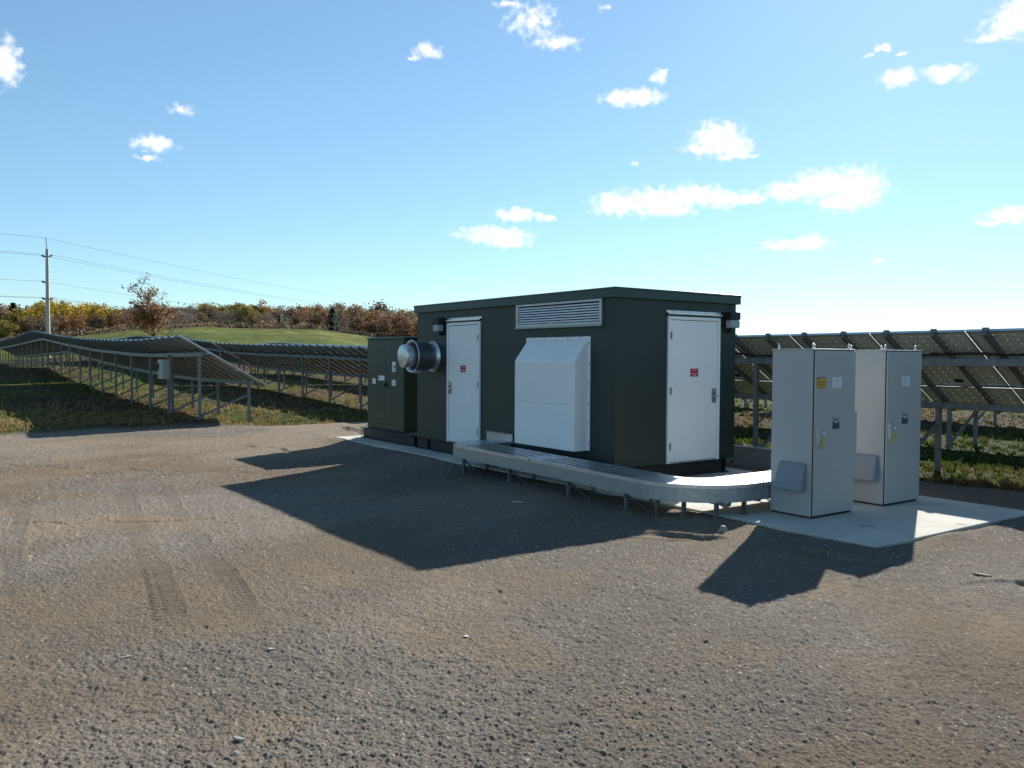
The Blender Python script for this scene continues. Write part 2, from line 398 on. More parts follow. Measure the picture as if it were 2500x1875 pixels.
    z = z+g*ym*nearf+(1-ym)*(fbm(x*6, y*6, 211, 4)-.5)*.05*nearf
    # ---- colours
    tan = np.array([.190, .152, .112]); grey = np.array([.172, .156, .136]); brown = np.array([.145, .102, .066]); dust = np.array([.225, .178, .128])
    n1 = fbm(x*.3+9, y*.3, 221, 4)[:, None]; n2 = fbm(x*1.7, y*1.7, 231, 4)[:, None]
    c = tan*(1-rough[:, None]*.8)+grey*rough[:, None]*.8
    c = c*(1-.45*sstep(.5, .75, n1))+brown*.45*sstep(.5, .75, n1)
    c = c*(1-.5*sstep(.5, .75, n2))+dust*.5*sstep(.5, .75, n2)
    n3 = fbm(x*.6-y*.35, y*.25+x*.12, 233, 5)[:, None]; c = c*(.84+.28*sstep(.35, .65, n3))
    stone = np.maximum(np.maximum((H1 > .08)*C1, (H2 > .08)*C2), (H3 > .08)*C3)[:, None]
    isst = ((H1 > .08) | (H2 > .08) | (H3 > .08))[:, None]
    sc_ = .62+.75*stone**1.5+.9*(stone > .95)
    tint = np.where(_h(np.floor(stone*997), np.floor(stone*0), 3) < .5, 1.0, 0.0)
    scol = (np.array([.18, .165, .145])*(1-tint)+np.array([.205, .16, .118])*tint)*sc_
    k = (.45+.45*rough[:, None])*isst*(1-.6*sstep(10, 26, d)[:, None])
    c = c*(1-k)+scol*k
    c = c*(1-.12*mark[:, None])
    # field soil / short turf colours
    gp = fbm(x*.25, y*.25, 241, 5)[:, None]; gq = fbm(x*.9, y*.9, 251, 4)[:, None]
    soil = np.array([.06, .043, .028]); turf = np.array([.045, .06, .014]); straw = np.array([.12, .09, .04])
    t1 = sstep(.42, .58, gp); t2 = sstep(.5, .68, gq)
    fc = (soil*(1-t1)+turf*t1)*(1-.5*t2)+straw*.5*t2
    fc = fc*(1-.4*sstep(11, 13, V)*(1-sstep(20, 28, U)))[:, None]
    hm = sstep(92, 118, d)[:, None]
    mp = fbm(x*.06, y*.06, 261, 5)[:, None]; mq = fbm(x*.4, y*.4, 271, 4)[:, None]
    mead = np.array([.065, .09, .018])*(1-sstep(.4, .7, mp))+np.array([.115, .115, .032])*sstep(.4, .7, mp)
    mead = mead*(.3+1.4*mq)
    fc = fc*(1-hm)+mead*hm
    wood = sstep(262, 285, d)[:, None]
    fc = fc*(1-wood)+np.array([.07, .05, .035])*wood
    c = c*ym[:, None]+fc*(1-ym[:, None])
    me = bpy.data.meshes.new('ground')
    nv = nr*na
    co = np.stack([x, y, z], 1).astype(np.float32)
    co = np.vstack([co, [[0, 0, float(height(0.0, 0.1))]]]).astype(np.float32)
    i = np.arange(nr-1)[:, None]*na; j = np.arange(na); j2 = (j+1) % na
    quads = np.stack([i+j, i+na+j, i+na+j2, i+j2], -1).reshape(-1, 4)
    quads = quads[:, ::-1]
    tri = np.stack([j, np.full(na, nv), j2], 1)[:, ::-1]
    me.vertices.add(nv+1); me.vertices.foreach_set('co', co.ravel())
    nl = quads.size+tri.size
    me.loops.add(nl); me.loops.foreach_set('vertex_index', np.concatenate([quads.ravel(), tri.ravel()]).astype(np.int32))
    npol = len(quads)+len(tri)
    me.polygons.add(npol)
    st = np.concatenate([np.arange(len(quads))*4, len(quads)*4+np.arange(len(tri))*3]).astype(np.int32)
    me.polygons.foreach_set('loop_start', st)
    me.polygons.foreach_set('use_smooth', np.ones(npol, bool))
    me.update(calc_edges=True); me.validate()
    ca = me.color_attributes.new('Col', 'FLOAT_COLOR', 'POINT')
    cc = np.ones((nv+1, 4), np.float32); cc[:-1, :3] = c; cc[-1, :3] = tan
    ca.data.foreach_set('color', cc.ravel())
    me.materials.append(M['ground'])
    o = bpy.data.objects.new('ground', me); COL.objects.link(o); tag(o, kind='structure')
    # make sure the faces look up
    if me.polygons[0].normal.z < 0: me.flip_normals()
    return o
make_ground()

def card_mesh(name, P, cols, m, parent=None):
    """P: (n,k,3) polygons with k corners; cols (n,3)"""
    n, k = P.shape[:2]
    me = bpy.data.meshes.new(name)
    me.vertices.add(n*k); me.vertices.foreach_set('co', P.reshape(-1).astype(np.float32))
    me.loops.add(n*k); me.loops.foreach_set('vertex_index', np.arange(n*k, dtype=np.int32))
    me.polygons.add(n); me.polygons.foreach_set('loop_start', (np.arange(n)*k).astype(np.int32))
    me.update(calc_edges=True)
    ca = me.color_attributes.new('Col', 'FLOAT_COLOR', 'POINT')
    cc = np.ones((n*k, 4), np.float32); cc[:, :3] = np.repeat(cols, k, 0)
    ca.data.foreach_set('color', cc.ravel())
    me.materials.append(M[m])
    o = bpy.data.objects.new(name, me); COL.objects.link(o)
    if parent: o.parent = parent
    return o

# ------------------------------------------------------------------ grass and weeds in the field
def make_grass():
    n = 430000
    az = rng.uniform(R(-36), R(36), n); d = 1/np.sqrt(rng.uniform(1/95.**2, 1/11.5**2, n))
    keep = rng.random(n) < 1.0
    x = d*np.sin(az); y = d*np.cos(az)
    # cluster into tufts
    cell = .22+.006*d
    cx = (np.floor(x/cell)+_h(np.floor(x/cell), np.floor(y/cell), 301))*cell; cy = (np.floor(y/cell)+_h(np.floor(x/cell), np.floor(y/cell), 302))*cell
    x = x*.45+cx*.55; y = y*.45+cy*.55
    U = x*UX[0]+y*UX[1]; V = x*VX[0]+y*VX[1]
    ym = yard_mask(U, V, x, y)
    lush = fbm(x*.22, y*.22, 311, 4); lush2 = fbm(x*1.1, y*1.1, 321, 3)
    dens = sstep(.25, .55, lush2+.3*(lush-.4))
    keep = (ym < .3+.3*rng.random(n)) & (rng.random(n) < .12+.88*dens)
    x, y, d, lush, lush2, U, V = [a[keep] for a in (x, y, d, lush, lush2, U, V)]
    n = len(x)
    z = height(x, y)-.02
    brush = sstep(70, 78, U)*sstep(8, 11, V)+.8*sstep(94, 98, U)
    hgt = (.025+.095*rng.random(n)**2)*(.5+.9*lush2)*(1+.006*d)*(1+6*brush)
    tall = rng.random(n) < .02; hgt = np.where(tall, hgt*1.8, hgt)
    a = rng.uniform(0, 2*np.pi, n); w = (.006+.012*rng.random(n))*(.5+.05*d)
    lean = rng.normal(0, .45, (n, 2))*hgt[:, None]
    base = np.stack([x, y, z], 1); dx = np.stack([np.cos(a)*w, np.sin(a)*w, 0*a], 1)
    tip = base+np.stack([lean[:, 0], lean[:, 1], hgt], 1)
    P = np.stack([base-dx, base+dx, tip+dx*.25, tip-dx*.25], 1)
    green = np.array([.05, .095, .014]); green2 = np.array([.12, .155, .025]); straw = np.array([.24, .17, .065]); brn = np.array([.13, .08, .04]); red = np.array([.14, .06, .045])
    p = sstep(.40, .60, fbm(x*.35+3, y*.35, 331, 4)+.12*(rng.random(n)-.5)+.10*sstep(12, 6, V)*sstep(15, 20, U)*sstep(50, 20, d))[:, None]
    gr = green*(1-rng.random((n, 1)))+green2*rng.random((n, 1))
    dry = straw*(1-rng.random((n, 1))*.7)+brn*.5
    c = gr*(1-p)+dry*p
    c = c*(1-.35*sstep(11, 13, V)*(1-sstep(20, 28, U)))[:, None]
    # dry bleached patch by the yard corner
    dr = np.exp(-((x+13.6)**2/14+(y-21.5)**2/22))[:, None]
    c = c*(1-.85*dr)+straw*1.2*.85*dr
    c = c*(1-brush[:, None]*.8)+red*brush[:, None]*.8
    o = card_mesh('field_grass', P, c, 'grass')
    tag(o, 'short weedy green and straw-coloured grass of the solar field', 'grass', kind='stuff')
make_grass()

# ------------------------------------------------------------------ concrete slab
mb = MB(); mb.box(-4.2, 8.62, -.45, 2.8, -.12, .065, 'concrete')
slab = mb.build('concrete_pad', bevel=.012); slab.location = site(OU, OV, 0); slab.rotation_euler = (0, 0, RZ)
tag(slab, 'long low concrete slab under the green building and the grey cabinets', 'concrete pad')

# ------------------------------------------------------------------ equipment building
F = .298                                        # floor height
B = empty('equipment_building', site(OU, OV, .065), 'dark green windowless equipment building with two white doors on a steel skid', 'building')
ZB = .065
def bz(z): return F+z-ZB
LB, WB, HW, HR = 5.66, 2.494, 2.39, 2.515
w = MB(); w.box(0, LB, 0, WB, bz(0), bz(HW), 'green')
w.box(.0, .035, -.006, .0, bz(0), bz(HW-.002), 'green')
w.build('wall', B, bevel=.008)
rf = MB(); o_ = .053
rf.box(-o_, LB+o_, -o_, WB+o_, bz(2.375), bz(HR), 'green_roof')
rf.box(-o_-.006, LB+o_+.006, -o_-.006, WB+o_+.006, bz(HR-.028), bz(HR+.004), 'green_roof')
rf.build('roof', B, bevel=.006)
def ibeam(m, u0, u1, v, z0, z1, w_, mt='skid'):
    m.box(u0, u1, v, v+w_, z0, z0+.02, mt); m.box(u0, u1, v, v+w_, z1-.02, z1, mt); m.box(u0+.004, u1-.004, v+w_*.42, v+w_*.55, z0+.018, z1-.018, mt)
sk = MB(); ibeam(sk, .08, LB+.12, .005, 0, bz(0), .15); ibeam(sk, .08, LB+.12, WB-.17, 0, bz(0), .15)
for u in (.1, 1.5, 2.9, 4.3, 5.6): sk.box(u, u+.1, .15, WB-.17, .01, bz(0)-.004, 'skid')
for u in (.3, 2.0, 3.6, 5.3): sk.box(u, u+.015, .02, .07, .02, bz(0)-.02, 'skid')
sk.build('skid_frame', B, bevel=.003)
# louvre
lv = MB(); u0, u1, z0, z1 = .25, 2.325, bz(2.005), bz(2.372)
lv.box(u0+.05, u1-.05, -.012, .004, z0+.04, z1-.03, 'dark')
lo = lv.build('louvre_vent', B)
fr = MB()
for a in ((u0, u1, z1-.034, z1), (u0, u1, z0, z0+.05)): fr.box(a[0], a[1], -.045, .0, a[2], a[3], 'galv')
for a in ((u0, u0+.055), (u1-.055, u1)): fr.box(a[0], a[1], -.042, .0, z0+.05, z1-.034, 'galv')
fr.box(u0-.01, u1+.01, -.06, 0, z0-.018, z0-.004, 'galv')
fr.build('vent_frame', lo, bevel=.003)
for k in range(7):
    zc = z0+.075+k*.038
    s = MB(); s.hexa([L(u0+.055, -.036, zc-.014), L(u1-.055, -.036, zc-.014), L(u1-.055, -.03, zc-.014), L(u0+.055, -.03, zc-.014), L(u0+.055, -.03, zc+.006), L(u1-.055, -.03, zc+.006), L(u1-.055, -.012, zc+.012), L(u0+.055, -.012, zc+.012)], 'slat')
    s.build('slat', lo)
# doors -----------------------------------------------------------
def door(face, a0, a1, hinge_at_low, warn, hnd):
    """face 'L': long wall (v=0) between u a0..a1; face 'R': end wall (u=0) between v a0..a1"""
    def bx(m, s0, s1, o0, o1, z0, z1, mt):       # s along the wall, o outwards
        if face == 'L': m.box(s0, s1, -o1, -o0, z0, z1, mt)
        else: m.box(-o1, -o0, s0, s1, z0, z1, mt)
    top = bz(2.15); bot = bz(0)
    d = MB(); bx(d, a0+.052, a1-.052, .006, .02, bot+.02, top-.056, 'white')
    D = d.build('door', B, bevel=.003)
    f = MB()
    bx(f, a0, a0+.045, 0, .034, bot, top, 'white'); bx(f, a1-.045, a1, 0, .034, bot, top, 'white')
    bx(f, a0+.045, a1-.045, 0, .033, top-.048, top, 'white'); bx(f, a0+.045, a1-.045, 0, .03, bot, bot+.014, 'alu')
    f.build('door_frame', D, bevel=.003)
    g = MB(); bx(g, a0+.045, a1-.045, .001, .004, bot+.014, top-.048, 'dark'); g.build('door_gasket', D)
    hs = a0+.062 if hinge_at_low else a1-.062
    for zc in (1.87, 1.06, .245):
        h = MB(); bx(h, hs-.018, hs+.018, .018, .028, bz(zc-.055), bz(zc+.055), 'galv_post')
        p0 = bz(zc-.055); q = hs-.02 if hinge_at_low else hs+.02
        if face == 'L': h.cyl(L(q, -.03, p0), L(q, -.03, p0+.11), .009, 'galv_post', 10)
        else: h.cyl(L(-.03, q, p0), L(-.03, q, p0+.11), .009, 'galv_post', 10)
        h.build('hinge', D)
    s0, s1 = hnd
    h = MB(); bx(h, s0, s1, .02, .03, bz(.87), bz(1.085), 'galv_post'); bx(h, s0+.02, s1-.02, .03, .05, bz(.955), bz(.985), 'alu')
    a = s0-.05; b = s1+.01
    bx(h, a, b, .05, .068, bz(.962), bz(.978), 'alu'); bx(h, s0+.02, s1-.02, .03, .037, bz(1.03), bz(1.065), 'alu')
    h.build('handle', D, bevel=.003)
    c = (a0+a1)/2+warn
    s = MB(); bx(s, c-.09, c+.09, .0205, .0215, bz(1.262), bz(1.392), 'label'); bx(s, c-.082, c+.082, .0215, .0225, bz(1.268), bz(1.386), 'red')
    for zc, ww in ((1.362, .6), (1.312, .75), (1.29, .5)):
        n_ = 6; st = c-.082*ww*1.0
        for i in range(n_):
            bx(s, st+i*.164*ww/n_, st+(i+.72)*.164*ww/n_, .0225, .023, bz(zc-.007), bz(zc+.007), 'ink_pale')
    s.build('warning_sign', D)
    c = MB(); bx(c, a0-.02, a1+.03, 0, .045, bz(2.195), bz(2.203), 'alu'); bx(c, a0-.02, a1+.03, .041, .047, bz(2.178), bz(2.196), 'alu'); bx(c, a0-.02, a1+.03, 0, .006, bz(2.2), bz(2.235), 'alu')
    for i in range(6):
        q = a0+.1+i*(a1-a0-.2)/5; bx(c, q-.006, q+.006, .006, .011, bz(2.212), bz(2.224), 'galv_post')
    c.build('drip_cap', B)
door('L', 3.405, 4.5, True, 0, (4.35, 4.45))
door('R', 1.0, 2.11, True, .0, (1.945, 2.03))
# wall lights -----------------------------------------------------
def wall_light(face, c):
    l = MB(); g = MB()
    def q(m, s0, s1, o0, o1, z0, z1, mt):
        if face == 'L': m.box(s0, s1, -o1, -o0, z0, z1, mt)
        else: m.box(-o1, -o0, s0, s1, z0, z1, mt)
    q(l, c-.1, c+.1, 0, .03, bz(1.97), bz(2.25), 'black'); q(l, c-.11, c+.11, .0, .15, bz(2.13), bz(2.25), 'black')
    q(l, c-.03, c+.03, 0, .07, bz(1.93), bz(1.985), 'black')
    o = l.build('wall_light', B, bevel=.012)
    q(g, c-.1, c+.1, .03, .15, bz(2.005), bz(2.128), 'lens'); g.build('lens', o, bevel=.02)
wall_light('L', 4.72); wall_light('R', 2.32)
# intake hood -----------------------------------------------------
h = MB(); a, b_ = .57, 2.035; dp = .26
zb, zs, zt = bz(.2), bz(1.49), bz(1.80)
pr = [(0, zb), (-dp, zb), (-dp, zs-.03), (-dp+.012, zs+.012), (-.02, zt), (0, zt)]
vs = [L(a, v, z) for v, z in pr]+[L(b_, v, z) for v, z in pr]; n_ = len(pr)
h.add(vs, [tuple(range(n_)), tuple(range(n_, 2*n_))]+[(i, i+1, n_+i+1, n_+i) for i in range(1, n_-1)], 'white_hood')
ho = h.build('intake_hood', B, bevel=.008)
fl = MB(); fl.box(.525, .569, -.006, 0, bz(.2), bz(1.845), 'white_hood'); fl.box(2.036, 2.08, -.006, 0, bz(.2), bz(1.845), 'white_hood'); fl.box(.57, 2.035, -.0065, 0, bz(1.802), bz(1.845), 'white_hood')
for z in np.linspace(.3, 1.75, 6): fl.cyl(L(.547, -.006, bz(z)), L(.547, -.012, bz(z)), .009, 'skid', 8); fl.cyl(L(2.058, -.006, bz(z)), L(2.058, -.012, bz(z)), .009, 'skid', 8)
for u in np.linspace(.75, 1.9, 5): fl.cyl(L(u, -.006, bz(1.825)), L(u, -.012, bz(1.825)), .009, 'skid', 8)
fl.build('hood_flange', ho)
sm_ = MB(); sm_.box(a-.001, b_+.001, -dp-.0015, -dp+.03, bz(.86), bz(.863), 'ink_grey'); sm_.build('seam', ho)
# exhaust fan -----------------------------------------------------
fc = L(5.05, 0, bz(1.545)); ax = (0, -1, 0)
f = MB(); f.lathe(fc, ax, [(0, .285), (.012, .285), (.012, .235), (.14, .235), (.14, .262), (.44, .262), (.455, .297), (.465, .297), (.465, .28), (.42, .25), (.2, .245)], 'fan', 40)
fo = f.build('exhaust_fan', B)
f = MB(); f.torus(fc+Vector((0, -.46, 0)), ax, .293, .009, 'alu', 40); f.torus(fc+Vector((0, -.012, 0)), ax, .283, .007, 'alu', 40); f.build('fan_ring', fo)
f = MB(); f.lathe(fc, ax, [(.3, .18), (.4, .185), (.47, .195), (.49, .2), (.6, .212), (.625, .215), (.64, .21), (.65, .19), (.662, .12), (.668, .05), (.67, .0001)], 'fan', 40)
f.torus(fc+Vector((0, -.617, 0)), ax, .212, .006, 'alu', 36); f.cyl(fc+Vector((0, -.668, 0)), fc+Vector((0, -.676, 0)), .02, 'alu', 14); f.build('fan_cap', fo)
f = MB(); f.bar(fc+Vector((-.04, -.1, -.27)), fc+Vector((-.04, -.46, -.27)), .04, .03, 'galv'); f.build('fan_bracket', fo); f = MB(); f.xbox(fc.x-.02, fc.x+.04, -.4, -.28, fc.z-.31, fc.z-.26, 'galv'); f.build('conduit_box', fo); f = MB()
f.xbox(fc.x+.262*.95, fc.x+.262*.95+.008, -.34, -.27, fc.z-.04, fc.z+.03, 'black'); f.build('rating_plate', fo)
p = MB(); p.box(2.41, 3.17, -.035, 0, bz(.12), bz(.285), 'galv'); p.box(2.41, 3.17, -.05, 0, bz(.285), bz(.292), 'galv'); p.build('cable_entry', B, bevel=.003)
# scuffed rust spot plates by the left door
# ------------------------------------------------------------------ transformer
T = empty('pad_transformer', site(OU, OV, .065), 'dark green steel transformer cabinet with white warning stickers left of the building', 'transformer')
t = MB(); tv = .15; t.box(6.46, 8.17, tv, 1.75, bz(-.01), bz(1.9), 'green_box'); t.build('tank_enclosure', T, bevel=.01)
t = MB(); t.box(6.44, 8.19, tv-.03, 1.78, bz(1.9), bz(1.945), 'green_roof'); t.build('lid', T, bevel=.008)
for a, b_ in ((6.475, 7.31), (7.318, 8.155)):
    t = MB(); t.box(a, b_, tv-.016, tv, bz(.12), bz(1.87), 'green_box'); D = t.build('door', T, bevel=.004)
t = MB(); t.box(6.47, 8.16, tv-.02, tv, bz(0), bz(.105), 'green_box'); t.build('sill', T, bevel=.003)
t = MB(); t.box(7.22, 7.34, tv-.05, tv-.016, bz(.9), bz(1.0), 'green_box'); t.cyl(L(7.27, tv-.05, bz(.93)), L(7.27, tv-.075, bz(.93)), .03, 'skid', 12); t.build('lock', T, bevel=.004)
def sticker(u0, u1, z0, z1, kind):
    s = MB(); f0 = tv-.0165; s.box(u0, u1, f0-.001, f0, bz(z0), bz(z1), 'label')
    if kind == 'header': s.box(u0, u1, f0-.0012, f0, bz(z1), bz(z1+.02), 'red'); s.box(u1-.07, u1-.03, f0-.0014, f0, bz(z0+.05), bz(z1-.03), 'ink')
    if kind == 'square': s.box(u0+.02, u0+.09, f0-.0014, f0, bz(z0+.08), bz(z0+.13), 'ink'); s.box(u0+.02, u1-.02, f0-.0014, f0, bz(z0+.035), bz(z0+.047), 'ink')
    if kind == 'text':
        for i in range(5): s.box(u0+.03, u1-.03, f0-.0014, f0, bz(z0+.02+i*.018), bz(z0+.026+i*.018), 'ink_grey')
    s.build('sticker', T)
sticker(6.83, 6.99, 1.22, 1.43, 'square'); sticker(7.34, 7.63, 1.03, 1.13, 'header'); sticker(7.76, 7.92, .95, 1.065, 'text'); sticker(6.83, 7.0, .935, 1.055, 'text')
t = MB(); ibeam(t, 5.9, 8.22, .0, 0, bz(-.012), .14); ibeam(t, 5.9, 8.22, 1.62, 0, bz(-.012), .14); t.box(5.91, 5.99, .14, 1.62, .01, bz(-.03), 'skid'); t.box(8.13, 8.21, .14, 1.62, .01, bz(-.03), 'skid')
t.box(5.98, 8.4, .16, 1.6, bz(-.024), bz(-.012), 'galv_post'); t.build('skid_frame', T, bevel=.003)

# ------------------------------------------------------------------ cable trays
CT = empty('cable_tray', site(OU, OV, 0), 'galvanised cable tray with slotted cover curving from the building wall to the grey cabinets', 'cable tray')
def ztr(u): return .412+.011*max(u+1.6, 0)
def strip(m, path, w0, w1, zt0, zt1, mt):
    """path: list of (point2d, normal2d, ztop); ribbon between lateral offsets w0..w1, box section"""
    vs = []
    for (c, n, z) in path:
        for o, zz in ((w0, zt0), (w1, zt0), (w1, zt1), (w0, zt1)):
            q = (c[0]+n[0]*o, c[1]+n[1]*o); vs.append(L(q[0], q[1], z+zz))
    fs = [(0, 1, 2, 3), tuple(4*(len(path)-1)+i for i in (3, 2, 1, 0))]
    for i in range(len(path)-1):
        for k in range(4): fs.append((i*4+k, i*4+(k+1) % 4, (i+1)*4+(k+1) % 4, (i+1)*4+k))
    m.add(vs, fs, mt)
W2 = .28; cv = -.72; ri = .32
def line(ua, ub, n=2): return [((ua+(ub-ua)*i/(n-1), cv), (0, 1), ztr(ua+(ub-ua)*i/(n-1))) for i in range(n)]
arc = []
for i in range(13):
    a = math.pi/2*i/12; cx_, cy_ = -1.58, -.12; rr = ri+W2
    arc.append(((cx_-rr*math.sin(a), cy_-rr*math.cos(a)), (math.sin(a), math.cos(a)), ztr(-1.6)))
leg2 = [((-1.58-ri-W2, v), (1, 0), ztr(-1.6)) for v in (-.12, 2.45)]
seg1 = line(2.55, -1.58, 2)
full = seg1+arc[1:]+leg2[1:]
for sgn in (-1, 1):
    m = MB(); strip(m, full, sgn*W2-.012*(sgn > 0), sgn*W2+.012*(sgn < 0), -.19, .0, 'galv')
    strip(m, full, sgn*W2-.045*(sgn > 0), sgn*W2+.045*(sgn < 0), -.196, -.19, 'galv'); m.build('side_rail', CT)
m = MB(); strip(m, full, -W2+.012, W2-.012, -.17, -.16, 'galv'); m.build('tray_floor', CT)
m = MB()
for k in range(9): strip(m, full, -.24+k*.055, -.195+k*.055, -.15, -.05-.012*(k % 3), 'black')
m.build('cable_bundle', CT)
# cover: plain sheets with long slots
def cover(path, solid):
    m = MB()
    if solid: strip(m, path, -W2-.012, W2+.012, .0, .006, 'alu')
    else:
        e = [-W2-.012, -.21, -.165, -.09, -.045, .045, .09, .165, .21, W2+.012]
        for i in range(0, len(e), 2): strip(m, path, e[i], e[i+1], .0045, .006, 'alu')
        m2 = path
    strip(m, path, -W2-.016, -W2-.0125, -.035, .006, 'alu'); strip(m, path, W2+.0125, W2+.016, -.035, .006, 'alu')
    m.build('tray_cover', CT)
def bands(a, b_):
    cover(line(a, a-.13), True); cover(line(b_+.13, b_), True); cover(line(a-.13, b_+.13), False)
bands(2.55, .62); bands(.6, -1.5)
cover(line(-1.5, -1.58)+arc[1:]+[((-2.18, .06), (1, 0), ztr(-1.6))], True)
l2 = lambda a, b_: [((-2.18, a), (1, 0), ztr(-1.6)), ((-2.18, b_), (1, 0), ztr(-1.6))]
cover(l2(.061, .24), True); cover(l2(.24, 1.5), False); cover(l2(1.5, 1.75), True); cover(l2(1.75, 2.45), False)
def bolt(p, h):
    m = MB(); m.cyl(p, p+Vector((0, 0, h)), .009, 'galv', 8); m.build('bolt', CT)
for u in (2.4, 1.4, .5, -.4, -1.3): bolt(L(u, cv+W2+.005, ztr(u)), .016); bolt(L(u, cv-W2-.005, ztr(u)), .012)
for v in (.1, .5, .9, 1.3): 
    for s in (-1, 1): bolt(L(-2.18+s*(W2-.01), v, .418), .016)
# end box turning to the wall
m = MB()
z1 = ztr(2.6)
poly = [(-2.552, cv-W2), (-2.66, cv-W2), (-2.98, cv-W2+.36), (-2.98, -.05), (-2.42, -.05), (-2.42, cv+W2), (-2.552, cv+W2)]
m.prism(poly, z1-.19, z1-.002, 'galv'); m.prism([(x_*1.002, y_) for x_, y_ in poly], z1+.0, z1+.006, 'alu'); m.build('end_box', CT, bevel=.003)
# legs: angle posts down to the ground with feet and braces
def tleg(u, v, gz, brace=None):
    m = MB(); zt_ = ztr(u)-.196
    m.box(u-.02, u+.02, v, v+.005, gz, zt_, 'leg'); m.box(u-.02, u-.015, v+.005, v+.04, gz, zt_, 'leg'); m.box(u-.05, u+.05, v-.03, v+.06, gz-.004, gz+.006, 'leg')
    if brace: m.bar(L(u, v+.02, zt_-.03), L(u+brace[0], v+brace[1], gz+.01), .035, .008, 'leg')
    m.build('leg', CT)
for u in (2.45, 1.2, -.15, -1.25): tleg(u, -.95, -.03, (-.45, .12) if u > 1 or u < 0 else None); tleg(u+.03, -.50, -.03)
tleg(-1.72, -.9, -.02); tleg(-2.02, -.78, -.02); tleg(-2.36, -.62, -.03)
tleg(-2.4, -.2, .065); tleg(-1.93, .1, .065, (.3, .12)); tleg(-2.4, .75, .065); tleg(-1.93, .95, .065, (.3, .12)); tleg(-1.93, 1.9, .065)
for v0 in (-.8, .02, .85):
    m = MB(); m.bar(L(-2.46, v0 if v0 > -.5 else -.55, ztr(-2)-.2), L(-1.88, v0 if v0 > -.5 else -.55, ztr(-2)-.2), .04, .03, 'galv_post'); m.build('cross_bar', CT)
# second tray behind the building
CT2 = empty('cable_tray', site(OU, OV, 0), 'low galvanised cable trough running behind the building towards the panels', 'cable tray')
m = MB(); m.box(-1.2, 6.5, 3.35, 3.362, .12, .36, 'galv'); m.box(-1.2, 6.5, 3.488, 3.5, .12, .36, 'galv'); m.box(-1.2, 6.5, 3.362, 3.488, .13, .14, 'galv'); m.build('side_rail', CT2)
m = MB(); m.box(-1.2, 6.5, 3.335, 3.515, .36, .368, 'alu'); m.build('tray_cover', CT2)
for u in (-1, .8, 2.6, 4.4, 6.2):
    m = MB(); m.box(u, u+.04, 3.4, 3.44, -.1, .13, 'galv_post'); m.build('leg', CT2)

